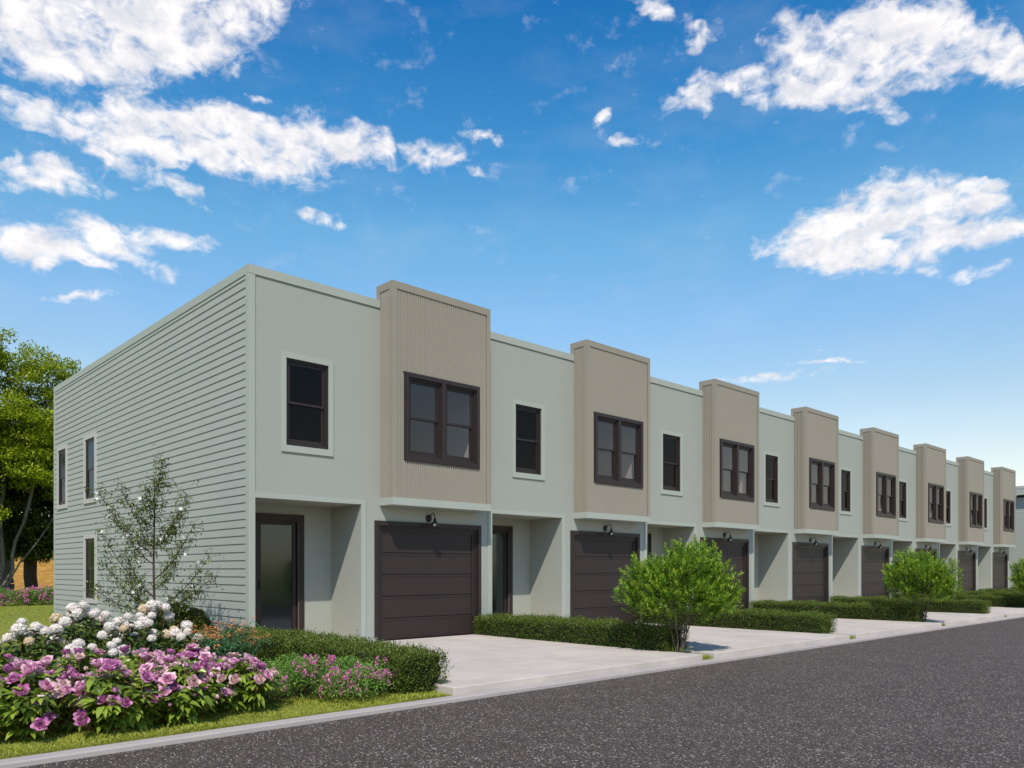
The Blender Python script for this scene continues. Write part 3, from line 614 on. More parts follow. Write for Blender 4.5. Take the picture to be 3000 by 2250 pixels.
# --- clipped hedges in the gaps between the driveways
def hedge_mesh():
    Ly, W, H = 4.85, .74, .50; n = 30000
    # points on a rounded box shell
    f = rs.rand(n); P = np.zeros((n, 3)); Nn = np.zeros((n, 3))
    a = np.array([Ly * W, Ly * H, Ly * H, W * H, W * H]); a = np.cumsum(a / a.sum()); s = np.searchsorted(a, f); u, v_ = rs.rand(n), rs.rand(n)
    top = s == 0; P[top] = np.c_[(u[top] - .5) * W, (v_[top] - .5) * Ly, np.full(top.sum(), H)]; Nn[top] = [0, 0, 1]
    for q, sg in ((1, -1), (2, 1)):
        k = s == q; P[k] = np.c_[np.full(k.sum(), sg * W / 2), (u[k] - .5) * Ly, v_[k] * H]; Nn[k] = [sg, 0, .3]
    for q, sg in ((3, -1), (4, 1)):
        k = s == q; P[k] = np.c_[(u[k] - .5) * W, np.full(k.sum(), sg * Ly / 2), v_[k] * H]; Nn[k] = [0, sg, .3]
    # round the edges and let each bush of the hedge swell
    q = P.copy(); bush = .5 + .5 * np.cos(2 * math.pi * (q[:, 1] / Ly + .5) * 4 + 2.2 * np.sin(q[:, 1] * 1.7)); sw = 1 - .08 * (1 - bush) - .05 * np.sin(q[:, 1] * 9 + q[:, 2] * 7)
    xx = np.abs(q[:, 0]) / (W / 2); zz = q[:, 2] / H; edge = np.clip(xx * zz, 0, 1) ** 6; sw -= .13 * edge
    P[:, 0] *= sw * (1 - .12 * (1 - zz)); P[:, 2] *= 1 - (1 - sw) * .9; P[:, 2] = np.maximum(P[:, 2], .02)
    P += rs.normal(size=P.shape) * .022; P -= Nn * np.abs(rs.normal(size=(n, 1))) * .03
    k = rs.rand(n) < .06; P[k] += unit(Nn[k] + [0, 0, .5]) * rs.rand(k.sum(), 1) * .07
    D = unit(Nn * .8 + rdir(n) * .9 + [0, 0, .35])
    A = leafs(P, D, rs.uniform(.022, .042, n), rs.uniform(.010, .017, n)); 
    k = rs.rand(n) < .5; P2 = P[k] - Nn[k] * .02; B = leafs(P2, unit(Nn[k] * .5 + rdir(k.sum())), rs.uniform(.022, .04, k.sum()), rs.uniform(.010, .017, k.sum()))
    V, F = join(A, B)
    # dense inside
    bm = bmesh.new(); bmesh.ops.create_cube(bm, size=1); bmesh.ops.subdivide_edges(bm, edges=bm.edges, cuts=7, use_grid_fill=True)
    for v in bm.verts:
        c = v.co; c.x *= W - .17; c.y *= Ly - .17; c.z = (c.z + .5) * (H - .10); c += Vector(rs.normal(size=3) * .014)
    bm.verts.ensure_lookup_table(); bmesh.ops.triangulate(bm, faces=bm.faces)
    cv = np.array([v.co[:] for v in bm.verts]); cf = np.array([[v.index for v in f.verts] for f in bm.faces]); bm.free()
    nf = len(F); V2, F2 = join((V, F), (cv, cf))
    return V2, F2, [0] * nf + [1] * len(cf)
V, F, fm = hedge_mesh()
hedge = thing('hedge', (-.29, -2.84, GZ + .01), 'low clipped green hedge running from the near house corner toward the kerb, nearest of all', 'hedge', 'low hedges between the driveways')
tw = []
for i in range(22):
    y = rs.uniform(-2.2, 2.2); x = rs.choice([-1, 1]) * rs.uniform(.2, .33)
    for j in range(3): tw.append(((x * .6, y, 0), (x + rs.normal() * .03, y + rs.normal() * .08, rs.uniform(.2, .5))))
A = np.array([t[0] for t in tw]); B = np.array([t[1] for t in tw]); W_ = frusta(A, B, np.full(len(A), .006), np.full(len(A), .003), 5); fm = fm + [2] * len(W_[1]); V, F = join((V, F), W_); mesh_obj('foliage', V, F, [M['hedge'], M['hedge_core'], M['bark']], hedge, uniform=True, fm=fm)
dup(hedge, (5.28, -2.50, GZ + .01), label='low clipped hedge beside the first driveway, ending at the nearest lime green tree', rz=math.pi)
for k in range(2, 8): dup(hedge, (5.28 + P_ * (k - 1), -2.60, GZ + .01), label='low clipped hedge between the %s and %s driveways counted from the near end' % (ORD[k - 1], ORD[k]), rz=(k % 2) * math.pi)
dup(hedge, (5.28 + P_ * 7, -2.60, GZ + .01), label='farthest low clipped hedge, beyond the last driveway of the row', rz=0)

# --- multi-stemmed lime green trees by the kerb
def lime_tree():
    t = thing('small_tree', (5.20, -5.02, GZ), 'bushy lime green multi-stemmed tree by the first driveway, nearest and largest of its kind', 'tree', 'lime green trees along the kerb')
    Rv = np.array([.725, -.688, 0]); Fv = np.array([.688, .725, 0])
    bl = [(-.62, 0, 1.28, .42), (-.78, .1, .98, .36), (-.3, -.1, 1.12, .45), (-.05, 0, 1.50, .46), (.35, .1, 1.52, .44), (.1, .4, 1.3, .45), (.6, 0, 1.28, .42), (.80, 0, .98, .35), (.38, -.38, .98, .40), (-.1, -.45, 1.1, .4), (.1, -.4, 1.48, .38), (-.35, .42, 1.25, .42), (.6, -.3, .80, .26), (-.55, -.3, .84, .26), (.5, .42, 1.2, .42), (-.25, -.3, .86, .34), (.38, -.25, .82, .32), (-.62, .2, .84, .32), (.78, 0, .82, .28), (.1, .4, .9, .34)]
    blobs = [(Rv * u * .91 + Fv * d_ * .9 + np.array([0, 0, z + .03]), r * .82) for (u, d_, z, r) in bl]
    pts = []
    for (c, r) in blobs:
        n = int(290 * r * r / .42); d = rdir(n); rr = r * rs.rand(n) ** .42 * (1 + .16 * (rs.rand(n) < .3)); pts.append(np.array(c) + d * rr[:, None] * [1, 1, .85])
    pts = np.concatenate(pts); pts = pts[(pts[:, 2] > .52)]
    stems = []
    for i in range(6):
        a = i * 1.05 + .3; b = np.array([math.cos(a), math.sin(a), 0]); z = np.linspace(0, .85, 8); stems.append([b * (.05 + .22 * (zz / .85) ** 1.3) + [rs.normal() * .008, rs.normal() * .008, zz] for zz in z])
    pos, par, r, lf = skeleton(stems, pts, .09, .0015, .40, .1)
    tr = add_tri('trunk', wood(pos, par, r), M['bark'], t, smooth=True)
    k = len(lf); base = pos[lf]; d = unit(base - pos[par[lf]]); outd = unit(base - [0, 0, 1.0]); sd = unit(d * .4 + outd * .5 + [0, 0, .8] + rdir(k) * .35)
    V = []; 
    Pn = []; Dn = []; Ln = []
    for j in range(17):
        f = j / 17; az = j * 2.4 + rs.rand(k) * .6; ref = unit(np.cross(sd, [0.3, .2, .9])); w = np.cross(sd, ref); rad = np.cos(az)[:, None] * ref + np.sin(az)[:, None] * w
        Pn.append(base + sd * (.18 * f - .05)); Dn.append(unit(rad * (1.0 - .55 * f) + sd * (.55 + .6 * f))); Ln.append(np.full(k, .086 * (1 - .25 * f)) * rs.uniform(.8, 1.2, k))
    P = np.concatenate(Pn); D = np.concatenate(Dn); L = np.concatenate(Ln)
    # bright young shoots at some tips get their own colour per island
    b_ = rs.normal(size=(120, 3)) * [.12, .12, 0]; b_[:, 2] = rs.uniform(.0, .14, 120)
    V, F = leafs(P, D, L, .0235, shape=.55); V, F = join((V, F), leafs(b_, unit(rdir(120) + [0, 0, .9]), .055, .013)); young = rs.rand(k) < .5
    isy = np.concatenate([(young & (j >= 10)) for j in range(17)]).astype(int); mesh_obj('crown', V, F, [M['lime'], M['lime_tip']], t, uniform=True, fm=np.concatenate([np.repeat(isy, 2), np.zeros(240, int)]))
    return t
lt = lime_tree()
dup(lt, (5.20 + 2 * P_, -5.05, GZ), label='lime green multi-stemmed tree by the third driveway, the middle one of the three', rz=2.1, scale=(1.03, 1.03, 1.02))
dup(lt, (5.20 + 4 * P_, -5.05, GZ), label='lime green tree cut off by the right edge, farthest of the three', rz=4.0)

# --- sparse ornamental tree with white star flowers against the siding
def star_tree():
    t = thing('flowering_tree', (-1.3, .66, GZ), 'slender sparse tree with dark leaves and white star flowers against the lap siding', 'tree')
    trunk = [(0.01 * math.sin(z * 3), 0.01 * math.cos(z * 2), z) for z in np.linspace(0, 2.9, 16)]
    pts = []
    limbs = [(-.97, 2.77), (-.97, 2.08), (-.95, 1.6), (-.85, 1.15), (.32, 3.17), (.63, 2.6), (.77, 2.18), (.97, 1.64), (.85, 1.32), (.57, 1.05), (-.48, 2.75), (-.62, 1.75), (.5, 1.75), (-.45, 1.35), (.4, 2.35), (-.7, 2.35), (.05, 2.7), (-.25, 2.2)]
    Rv = np.array([.725, -.688, 0]); Fv = np.array([.688, .725, 0])
    stems = [trunk]
    for ang in range(18):
        u, z1 = limbs[ang]; depth = rs.uniform(-.5, .5) * (1 - abs(u) * .5)
        e = Rv * u + Fv * depth; z0 = min(max(.80, z1 - abs(u) - .12), z1 - .25)
        st = [np.array([0, 0, z0]) * (1 - s) + np.array([e[0], e[1], z1]) * s + np.array([0, 0, -.12 * math.sin(math.pi * s)]) for s in np.linspace(0, 1, 12)]
        stems.append(st)
        for s in st[3:]:
            n = 11; pts.append(s + rs.normal(size=(n, 3)) * [.065, .065, .075])
    pts = np.concatenate(pts)
    for i in range(4): pts = np.concatenate([pts, np.array([[.03 * i, -.03 * i, 2.0 + .28 * i]]) + rs.normal(size=(34, 3)) * [.15, .15, .13]])
    pts = pts[(pts[:, 2] > .72)]
    pos, par, r, lf = skeleton(stems, pts, .05, .0017, .36, .12, .25)
    r[:16] = np.linspace(.028, .008, 16)
    add_tri('trunk', wood(pos, par, r, 5), M['bark_dark'], t, smooth=True)
    k = len(lf); P = np.repeat(pos[lf], 3, 0) + rs.normal(size=(k * 3, 3)) * .03; P = P[rs.rand(len(P)) < .9]
    add_tri('crown', broad(P, rdir(len(P)) + [0, 0, -.15], rs.uniform(.038, .062, len(P)), rs.uniform(.021, .031, len(P)), .2), M['sparse'], t)
    a = np.arange(6) * math.pi / 3; V, F = leafs(np.zeros((6, 3)), np.c_[np.cos(a), np.sin(a), np.full(6, .25)], .038, .015); o = mesh_obj('flower', V, F, M['star'], uniform=True); me = o.data; bpy.data.objects.remove(o)
    for q in pos[lf[rs.choice(k, 40, replace=False)]]: place(me, tuple(q + rs.normal(size=3) * .02 - np.array([.02, .03, 0])), t, 'flower', rs.uniform(.8, 1.2), Vector(np.array([-.5, -.8, .3]) + rs.normal(size=3) * .4).to_track_quat('Z', 'Y').to_euler())
star_tree()

# --- dark round bush
def bush():
    t = thing('round_bush', (-.88, .85, GZ), 'dark green rounded bush at the foot of the siding behind the white hydrangeas', 'bush')
    n = 16000; d = rdir(n); d[:, 2] = np.abs(d[:, 2]); rad = np.array([.70, .74, .86]) * (1 + .05 * np.sin(d[:, :1] * 9) * np.sin(d[:, 1:2] * 8)); P = d * rad * (1 - np.abs(rs.normal(size=(n, 1))) * .04)
    lf = broad(P, d * .8 + rdir(n) * .8, rs.uniform(.035, .05, n), rs.uniform(.02, .028, n)); d2 = rdir(400); 
    bm = bmesh.new(); bmesh.ops.create_icosphere(bm, subdivisions=3, radius=1)
    for v in bm.verts: v.co.x *= .60; v.co.y *= .64; v.co.z = max(v.co.z, 0) * .76
    bmesh.ops.triangulate(bm, faces=bm.faces); cv = np.array([v.co[:] for v in bm.verts]); cf = np.array([[v.index for v in f.verts] for f in bm.faces]); bm.free()
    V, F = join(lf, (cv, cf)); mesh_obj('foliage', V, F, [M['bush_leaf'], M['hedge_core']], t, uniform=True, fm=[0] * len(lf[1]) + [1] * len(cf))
bush()
t = thing('red_flower_plant', (-2.05, 1.2, GZ), 'small green plant dotted with red flowers between hydrangeas and bush', 'plant')
P = rs.normal(size=(900, 3)) * [.2, .2, .1] + [0, 0, .48]; lf_ = leafs(P, rdir(900) + [0, 0, .5], .05, .018)
s0 = P[:60]; plant_mesh('foliage', lf_, frusta(s0 * [.3, .3, 0], s0, np.full(60, .004), np.full(60, .002), 4), 'lilac_leaf', 'stem', t)
V, F = leafs(np.zeros((6, 3)), rdir(6) + [0, 0, .6], .026, .018); o = mesh_obj('flower', V, F, M['red'], uniform=True); me = o.data; bpy.data.objects.remove(o)
for q in rs.normal(size=(26, 3)) * [.2, .2, .07] + [0, 0, .58]: place(me, tuple(q), t, 'flower')

# --- low shrubs with magenta spikes
def spike_shrub(loc, rx, ry, h, n, nf, label, group, spike=.055, ls=1.0):
    t = thing('flowering_shrub', loc, label, 'shrub', group)
    nb = 14; bl = rs.uniform(-1, 1, (nb, 3)) * [rx * .75, ry * .75, 0]; br = rs.uniform(.45, .75, nb) * h
    P = []; Dn = []
    for c, r_ in zip(bl, br):
        m = n // nb; d = rdir(m); d[:, 2] = np.abs(d[:, 2]); zz = h - r_ - rs.rand() * .08 * h - .25 * h * (np.linalg.norm(c[:2] / [rx, ry])); P.append(c + [0, 0, zz] + d * r_ * (rs.rand(m, 1) ** .25)); Dn.append(d)
    P = np.concatenate(P); Dn = np.concatenate(Dn); P[:, 2] = np.maximum(P[:, 2], .01)
    lf = leafs(P, Dn * .6 + rdir(len(P)), rs.uniform(.02, .034, len(P)) * ls, rs.uniform(.013, .02, len(P)) * ls)
    k = rs.choice(len(P), 90); plant_mesh('foliage', lf, frusta(P[k] * [.5, .5, 0], P[k], np.full(90, .004), np.full(90, .002), 4), 'lilac_leaf', 'bark', t)
    sc_ = P[:, 2] / h + .75 * np.hypot(P[:, 0] / rx, P[:, 1] / ry) - .35 * (P[:, 1] / ry) + .25 * rs.rand(len(P)); cand = np.argsort(-sc_)[:int(len(P) * .28)]; c = P[rs.choice(cand, nf)]
    m = 26; f = np.tile(np.linspace(0, 1, m), nf); ax = np.repeat(unit(np.array([0, 0, 1.]) + rs.normal(size=(nf, 3)) * .35), m, 0); B = np.repeat(c, m, 0) + ax * (f * spike)[:, None]; off = rdir(len(B)) * ((1 - f * .8) * .019 * ls)[:, None]
    add_tri('flowers', leafs(B + off, off + ax * .005, .018 * ls, .016 * ls), M['magenta'], t)
    return t
G_ = 'magenta-flowered shrubs in the front bed'
spike_shrub((-1.62, -4.40, GZ), .66, .80, .54, 14000, 120, 'low bright green shrub with magenta flower spikes, right next to the peonies', G_)
spike_shrub((-.92, -4.76, GZ), .58, .62, .48, 13000, 100, 'lower magenta-spiked shrub tucked against the end of the nearest hedge', G_)
# far row beyond the lawn
far_l = ['at the left edge of the far lawn', 'second from the left beyond the lawn', 'at the foot of the dark trunk beyond the lawn', 'beside the rear corner of the house beyond the lawn', 'partly behind the rear corner of the house beyond the lawn']
for i in range(5):
    spike_shrub((-.5 + 1.15 * i, 24.3 + .1 * i, GZ), .75, .6, .78 + .1 * (i % 2), 6000, 42, 'magenta-flowered green shrub ' + far_l[i], 'magenta shrubs beyond the lawn', .13, 2.2)

# --- orange-flowered plant with long narrow leaves
def milkweed():
    t = thing('orange_flower_plant', (-1.35, -2.15, GZ), 'spreading blue-green plant with narrow leaves and small orange flower clusters', 'plant')
    n = 80; b = rs.normal(size=(n, 3)) * [.1, .1, 0]; a = rs.rand(n) * 6.283; rr = np.sqrt(rs.rand(n)) * .62; tip = np.c_[np.cos(a) * rr, np.sin(a) * rr, .66 - rr ** 2 * .6 + rs.normal(size=n) * .05]
    st_ = frusta(b, tip, np.full(n, .005), np.full(n, .003), 5)
    P = []; D = []
    for j in range(34):
        f = rs.uniform(.25, 1, n)[:, None]; P.append(b + (tip - b) * f); D.append(unit(rdir(n) * [1, 1, .4] + [0, 0, .15]))
    P = np.concatenate(P); D = np.concatenate(D); plant_mesh('foliage', broad(P, D, rs.uniform(.09, .15, len(P)), rs.uniform(.014, .022, len(P)), .35, .1), st_, 'milk_leaf', 'stem', t)
    c = np.repeat(tip[:60] + [0, 0, .03], 18, 0); off = rdir(len(c)) * [.032, .032, .02]; add_tri('flowers', leafs(c + off, off + [0, 0, .01], .021, .017), M['orange'], t)
milkweed()

# --- hydrangeas
def floret_ball(r, n):
    i = np.arange(n) + .5; ph = np.arccos(1 - 1.75 * i / n); th = math.pi * (1 + 5 ** .5) * i; d = np.c_[np.cos(th) * np.sin(ph), np.sin(th) * np.sin(ph), np.cos(ph)]; c = d * (r * rs.uniform(.86, 1.04, (n, 1))) * [1, 1, .86]
    nrm = unit(d + rs.normal(size=(n, 3)) * .25); u = unit(np.cross(nrm, rs.normal(size=(n, 3)))); w = np.cross(nrm, u); V = []
    sz = rs.uniform(.011, .015, n)[:, None]
    for k in range(4):
        a = k * math.pi / 2; dr = math.cos(a) * u + math.sin(a) * w; pr = -math.sin(a) * u + math.cos(a) * w; V.append(np.stack([c, c + dr * sz * .7 - pr * sz * .6 + nrm * .002, c + dr * sz * 1.35 + nrm * .004, c + dr * sz * .7 + pr * sz * .6 + nrm * .002], 1))
    V = np.stack(V, 1).reshape(-1, 3); q = np.arange(n * 4)[:, None] * 4; F = np.concatenate([q + [0, 1, 2], q + [0, 2, 3]], 1).reshape(-1, 3)
    # inner ball closes the gaps
    bm = bmesh.new(); bmesh.ops.create_icosphere(bm, subdivisions=3, radius=r * .80); cv = np.array([v.co[:] for v in bm.verts]) * [1, 1, .84]; cf = np.array([[v.index for v in f.verts] for f in bm.faces]); bm.free()
    return join((V, F), (cv, cf))
balls = []
for i in range(4):
    V, F = floret_ball(.073, 120)
    me = {}
    for c_ in ('white_petal', 'cream_petal'):
        o = mesh_obj('flower_head', V, F, [M[c_], M['ball_core']], uniform=True, fm=[0] * (len(F) - 320) + [1] * 320); me[c_] = o.data; bpy.data.objects.remove(o)
    balls.append(me)
def hydrangea(loc, rad, h, nh, label):
    t = thing('hydrangea', loc, label, 'hydrangea', 'white hydrangeas behind the peonies')
    heads = []; tries = 0
    while len(heads) < nh and tries < 4000:
        tries += 1; a = rs.rand() * 6.283; r_ = rad * math.sqrt(rs.rand()) * .95; p = np.array([math.cos(a) * r_, math.sin(a) * r_, h - .26 * (r_ / rad) ** 2 * h - rs.rand() * .20 * h])
        if all(np.linalg.norm(p - q) > .105 for q in heads): heads.append(p)
    hp = np.array(heads); n = len(hp); base = hp * [.35, .35, 0]
    st_ = frusta(base, hp, np.full(n, .006), np.full(n, .004), 5)
    P = []; D = []
    for j in range(11):
        f = rs.uniform(.45, .93, n)[:, None]; P.append(base + (hp - base) * f); D.append(unit(rdir(n) * [1, 1, .35] + [0, 0, .25]))
    m = int(420 * rad); a = rs.rand(m) * 6.283; r_ = rad * np.sqrt(rs.rand(m)); P.append(np.c_[np.cos(a) * r_, np.sin(a) * r_, (h * .80 - .3 * h * (r_ / rad) ** 2) * rs.uniform(.45, 1, m)]); D.append(unit(rdir(m) * [1, 1, .3] + np.c_[np.cos(a), np.sin(a), np.full(m, .35)]))
    P = np.concatenate(P); D = np.concatenate(D); plant_mesh('foliage', broad(P, D, rs.uniform(.09, .14, len(P)), rs.uniform(.06, .085, len(P)), .35), st_, 'hyd_leaf', 'stem', t)
    for p in heads:
        cream = rs.rand() < .17
        place(balls[rs.randint(4)]['cream_petal' if cream else 'white_petal'], tuple(p), t, 'flower_head', rs.uniform(.72, 1.12), tuple(rs.uniform(-.5, .5, 3)), 'cream-tan faded flower head' if cream else None)
    return t
HY = [((-4.25, -1.75), .36, .72, 7, 'hydrangea with white ball flowers at the left edge of the picture'),
      ((-3.55, -1.55), .42, .84, 11, 'white hydrangea second from the left, in front of the open lawn'),
      ((-3.05, -2.45), .34, .66, 7, 'low white hydrangea pressed close behind the middle of the peonies'),
      ((-2.75, -.75), .42, 1.04, 12, 'tallest hydrangea, with cream and white heads below the ground-floor side window'),
      ((-2.30, -1.55), .42, .86, 13, 'broad white hydrangea in front of the sparse flowering tree'),
      ((-1.80, -.80), .33, 1.00, 9, 'white hydrangea with raised cream heads overlapping the dark round bush'),
      ((-1.75, -1.75), .26, .72, 5, 'small white hydrangea next to the orange-flowered plant')]
for (p, r_, h_, n_, l_) in HY: hydrangea((p[0], p[1], GZ), r_, h_, int(n_ * 1.4), l_)

# --- peonies
def petal_grid(L, W, cup, az, open_, nu=5, nv=5, z0=0., ruff=.0):
    """one cupped petal rising from the flower base, leaning out by open_ (radians)"""
    V = []
    for i in range(nu):
        s = i / (nu - 1); wid = W * math.sin(math.pi * min(1, .18 + .62 * s)) ** .8 * (1 if s < .8 else (1 - (s - .8) * 1.1)); lean = open_ * (.35 + .65 * s); 
        r_ = L * (s * math.sin(lean)) + .006 + cup * math.sin(math.pi * s) * L; z = L * s * math.cos(lean) + z0
        for j in range(nv):
            q = (j / (nv - 1) - .5) * 2; x = q * wid / 2; rr = r_ - (q * q) * wid * .32; rr += ruff * math.sin(q * 7 + az * 3) * s; zz = z - abs(q) ** 2.5 * L * .12 * s
            V.append((rr * math.cos(az) - x * math.sin(az), rr * math.sin(az) + x * math.cos(az), zz))
    F = []
    for i in range(nu - 1):
        for j in range(nv - 1):
            a = i * nv + j; F += [(a, a + 1, a + nv + 1), (a, a + nv + 1, a + nv)]
    return np.array(V), np.array(F)
def peony_flower(kind):
    parts = []; rr = random.Random(kind * 31 + 5)
    if kind in (0, 1, 2):      # open double
        rings = [(6, .060, .060, .15, 1.08 - .1 * kind), (6, .058, .056, .16, .80), (6, .052, .046, .15, .62), (5, .044, .038, .16, .35), (5, .036, .028, .14, .12)]
    elif kind in (3, 4):       # half open
        rings = [(5, .062, .058, .17, .75), (5, .056, .052, .2, .42), (5, .048, .042, .2, .15), (4, .042, .03, .18, -.05)]
    else:                      # bud
        rings = [(4, .044, .046, .26, .02), (4, .042, .042, .24, -.12), (3, .040, .036, .2, -.2)]
    for ri, (n, L, W, cup, op) in enumerate(rings):
        for i in range(n): parts.append(petal_grid(L * rr.uniform(.88, 1.12), W * rr.uniform(.9, 1.15), cup, i * 6.283 / n + ri * .55 + rr.uniform(-.25, .25), op * rr.uniform(.85, 1.15) if op > 0 else op, ruff=.004))
    return join(*parts)
pm = {}
for kind in range(6):
    V, F = peony_flower(kind)
    for c_ in ('petal_purple', 'petal_pink', 'petal_orchid'):
        o = mesh_obj('flower', V, F, M[c_], uniform=True, smooth=True); pm[(kind, c_)] = o.data; bpy.data.objects.remove(o)
def peony(loc, rad, h, nfl, label, side):
    t = thing('peony_bush', loc, label, 'peony', 'peony bushes in the front bed')
    n = 34; a = rs.rand(n) * 6.283; r_ = rad * np.sqrt(rs.rand(n)); b = np.c_[np.cos(a), np.sin(a), np.zeros(n)] * (r_ * .3)[:, None]; tip = np.c_[np.cos(a) * r_, np.sin(a) * r_, h * (1 - .38 * (r_ / rad) ** 2) * rs.uniform(.82, 1, n) - .05]
    P = []; D = []; L = []
    for j in range(17):
        f = rs.uniform(.22, 1.0, n)[:, None]; dr = unit(rdir(n) * [1, 1, .3] + (tip - b) * [.6, .6, 0] + [0, 0, .2]); q = b + (tip - b) * f + dr * .05
        for o_ in (-.45, 0, .45):
            c_, s_ = math.cos(o_), math.sin(o_); dd = np.c_[dr[:, 0] * c_ - dr[:, 1] * s_, dr[:, 0] * s_ + dr[:, 1] * c_, dr[:, 2] + rs.normal(size=n) * .1]; P.append(q); D.append(dd); L.append(rs.uniform(.12, .185, n) * (1 if o_ == 0 else .85))
    P = np.concatenate(P); D = np.concatenate(D); L = np.concatenate(L); lf_ = broad(P, D, L, L * rs.uniform(.36, .48, len(L)), .34, .16)
    # flower heads: more toward the top
    heads = []; tries = 0
    while len(heads) < nfl and tries < 9000:
        tries += 1; a_ = rs.rand() * 6.283; q_ = rad * math.sqrt(rs.rand()) * 1.05; zt = h * (1 - .30 * (q_ / rad) ** 2); z = zt * (1 - (rs.rand() ** 1.2) * .66 * min(1, q_ / rad + .1))
        p = np.array([math.cos(a_) * q_, math.sin(a_) * q_, z])
        if all(np.linalg.norm(p - w_) > .070 for w_ in heads): heads.append(p)
    hp = np.array(heads); A = np.concatenate([b, hp * [.4, .4, 0]]); B = np.concatenate([tip, hp]); m = len(A); plant_mesh('foliage', lf_, frusta(A, B, np.full(m, .005), np.full(m, .0035), 5), 'peony_leaf', 'stem', t)
    for p in heads:
        q = rs.rand(); kind = rs.choice([0, 1, 2]) if q < .36 else (rs.choice([3, 4]) if q < .80 else 5); c_ = 'petal_pink' if rs.rand() < .27 else ('petal_purple' if rs.rand() < .50 else 'petal_orchid')
        out = math.hypot(p[0], p[1]) / rad; d = Vector((p[0] * .9 / rad - .15 * out, p[1] * .9 / rad - .35 * out, .75 + rs.rand() * .5)).normalized(); rot = d.to_track_quat('Z', 'Y').to_euler()
        lb = None
        if c_ == 'petal_pink': lb = 'pale pink peony flower'
        if kind == 5: lb = 'closed round peony bud'
        place(pm[(kind, c_)], tuple(p), t, 'flower', rs.uniform(.98, 1.4) * (1 if kind < 5 else .85), rot, lb)
    return t
PB = [((-4.75, -4.35), .44, .62, 11, 'peony bush cut off by the left edge of the picture'),
      ((-4.22, -4.75), .46, .62, 14, 'leftmost whole peony bush of the front row by the kerb'),
      ((-3.62, -4.95), .46, .60, 15, 'front-row peony bush with a big open purple bloom, nearest the kerb'),
      ((-3.00, -4.92), .46, .58, 15, 'front-row peony bush third from the left, pale pink and purple blooms'),
      ((-2.42, -4.78), .42, .56, 13, 'rightmost front-row peony bush, beside the magenta shrub'),
      ((-4.35, -3.95), .44, .66, 13, 'back-row peony bush at the left, in front of the leftmost hydrangeas'),
      ((-3.70, -4.15), .46, .66, 15, 'back-row peony bush behind the middle of the bed'),
      ((-3.05, -4.10), .46, .64, 15, 'back-row peony bush in front of the broad white hydrangea'),
      ((-2.42, -3.95), .44, .60, 13, 'back-row peony bush in front of the orange-flowered plant')]
for (p, r_, h_, n_, l_) in PB: peony((p[0], p[1], GZ), r_, h_, int(n_ * 3.6), l_, 0)

# --- lawn blades (one object)
def grass():
    rects = [(-6.2, .3, -5.55, -3.2, 7000, .06), (-6.2, 0, -3.2, 3.5, 2600, .05), (-3.8, 0, 3.5, 12, 700, .06), (-2.6, 5, 12, 26, 330, .085)]
    P = []; H = []
    for (x0, x1, y0, y1, dn, h) in rects:
        n = int((x1 - x0) * (y1 - y0) * dn); P.append(np.c_[rs.uniform(x0, x1, n), rs.uniform(y0, y1, n), np.full(n, GZ - .005)]); H.append(h * rs.uniform(.5, 1.25, n))
    for k in range(8):
        n = 500; P.append(np.c_[rs.uniform(5.10, 5.40, n) + P_ * k, rs.uniform(-5.54, -5.2, n), np.full(n, GZ)]); H.append(.09 * rs.uniform(.5, 1.3, n))
    P = np.concatenate(P); H = np.concatenate(H); k = ~((P[:, 0] > -.02) & (P[:, 1] > -.02) & (P[:, 1] < 12.36) & (P[:, 0] < 5)); k &= ~((P[:, 0] > -.12) & (P[:, 0] < 5.07) & (P[:, 1] > -5.6) & (P[:, 1] < 0)); P = P[k]; H = H[k]
    clump = .75 + .35 * np.sin(P[:, 0] * 5.1 + 2 * np.sin(P[:, 1] * 3.3)) * np.sin(P[:, 1] * 4.7 + 1.3 * np.sin(P[:, 0] * 2.9)); H *= clump
    n = len(P); a = rs.rand(n) * 6.283; d = np.c_[np.cos(a), np.sin(a), rs.uniform(.5, 2.2, n)]; w = np.maximum(.0035, H * .09)
    V, F = leafs(P, d, H, w, droop=.15, shape=.5)
    tag(mesh_obj('grass', V, F, M['grass'], uniform=True), 'short mossy green lawn grass along the kerb and beside the house', 'grass', kind='stuff')
grass()

# --- big trees behind the lawn
def big_tree(loc, h, blobs, nleaf, mats, label, stems, lsize=.16, rt=.012, cl=None, group='tall trees beyond the lawn'):
    t = thing('tall_tree', loc, label, 'tree', group)
    pts = []; w = sum(r ** 2 for _, r in blobs)
    for (c, r) in blobs:
        m = max(6, int(520 * r * r / w)); pts.append(np.array(c) + rdir(m) * (r * rs.rand(m, 1) ** .45) * [1, 1, .8])
    pts = np.concatenate(pts)
    pos, par, r, lf = skeleton(stems, pts, .45, rt, .52, .12, .22)
    add_tri('trunk', wood(pos, par, r, 7), M[mats[1]], t, smooth=True)
    k = len(lf); per = nleaf // k; P = np.repeat(pos[lf], per, 0); j = rdir(len(P)) * (rs.rand(len(P), 1) ** .5) * [.62, .62, .34]; P = P + j
    add_tri('crown', leafs(P, rdir(len(P)) + [0, 0, -.1], rs.uniform(.7, 1.3, len(P)) * lsize, lsize * .48, up=(0, 0, 1)), M[mats[0]], t)
    return t
def line(p0, p1, n=8, j=.08): return [np.array(p0) * (1 - s) + np.array(p1) * s + rs.normal(size=3) * j * (0 < s < 1) for s in np.linspace(0, 1, n)]
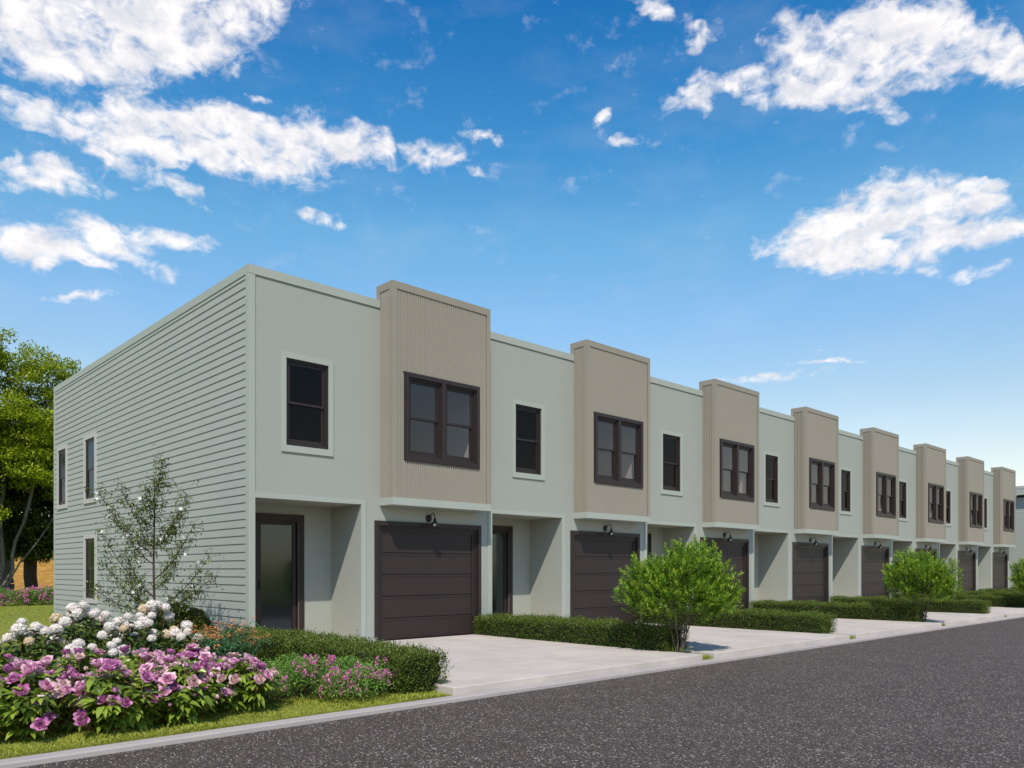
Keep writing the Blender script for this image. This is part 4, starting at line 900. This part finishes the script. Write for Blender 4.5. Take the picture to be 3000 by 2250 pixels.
# bright spreading multi-stemmed tree
big_tree((2.3, 31.5, GZ), 13, [((-2.8, 0, 11.2), 2.2), ((-.6, 0, 11.6), 1.9), ((1.4, 0, 10.9), 1.9), ((3.0, 0, 9.6), 1.5), ((-4.8, 0, 9.6), 2.4), ((0.4, -.8, 8.9), 2.2), ((2.2, -.5, 8.0), 1.9), ((-2.6, -1, 8.4), 2.2), ((2.6, -.2, 5.9), 1.3), ((-1.2, -1, 6.3), 1.6), ((.9, -1.4, 6.2), 1.3), ((-1.0, -1.8, 3.9), .8), ((-3.6, -.5, 5.6), 1.6)], 72000, ('oak', 'bark_grey'),
         'tall bright yellow-green tree with forked pale stems, left of the house', [line((-.05, 0, 0), (-1.6, -.4, 7.0), 10), line((.05, 0, .7), (1.8, -.5, 7.5), 10), line((-.1, 0, 1.0), (.2, .2, 8.5), 10), line((.1, 0, .5), (2.6, -.3, 5.0), 8)], .17, .0068)
big_tree((3.8, 33.3, GZ), 9, [((0, 0, 7.4), 2.6), ((1.6, 0, 5.0), 2.0), ((-1.6, 0, 5.2), 2.1), ((.1, -.6, 3.5), 1.4), ((2.2, 0, 8.6), 2.0), ((-2.5, 0, 8.0), 2.0), ((1.2, -.4, 2.9), 1.0), ((-.9, -.4, 2.7), .9), ((.2, -.8, 2.6), .9), ((1.9, -.4, 2.3), .8), ((-1.8, -.5, 3.4), 1.2)], 52000, ('oak_dark', 'bark_dark'),
         'dark shaded tree with a thick trunk, close to the rear corner of the house', [line((0, 0, 0), (.1, 0, 4.0), 8, .04)], .20, .012)
big_tree((3.7, 38.0, GZ), 10, [((0, 0, 8.2), 2.8), ((-2.2, 0, 6.0), 2.3), ((1.9, 0, 6.2), 2.0), ((-.5, 0, 4.3), 1.8), ((-3.5, 0, 8.5), 2.3), ((1.0, 0, 3.6), 1.1), ((-2.4, 0, 3.9), 1.3)], 34000, ('oak_dark', 'bark_grey'),
         'dark green tree with a pale trunk, behind the bright forked one', [line((0, 0, 0), (-.1, 0, 4.5), 8, .05)], .22, .014)
big_tree((-1.6, 33.5, GZ), 11, [((0, 0, 9.4), 2.6), ((-2, 0, 7.2), 2.2), ((2.0, 0, 7.0), 1.8), ((1.2, 0, 4.8), 1.4), ((-1, 0, 4.6), 1.5)], 30000, ('oak', 'bark_grey'),
         'yellow-green tree cut off by the left edge of the picture', [line((0, 0, 0), (.1, 0, 5.0), 8, .08)], .20, .013)
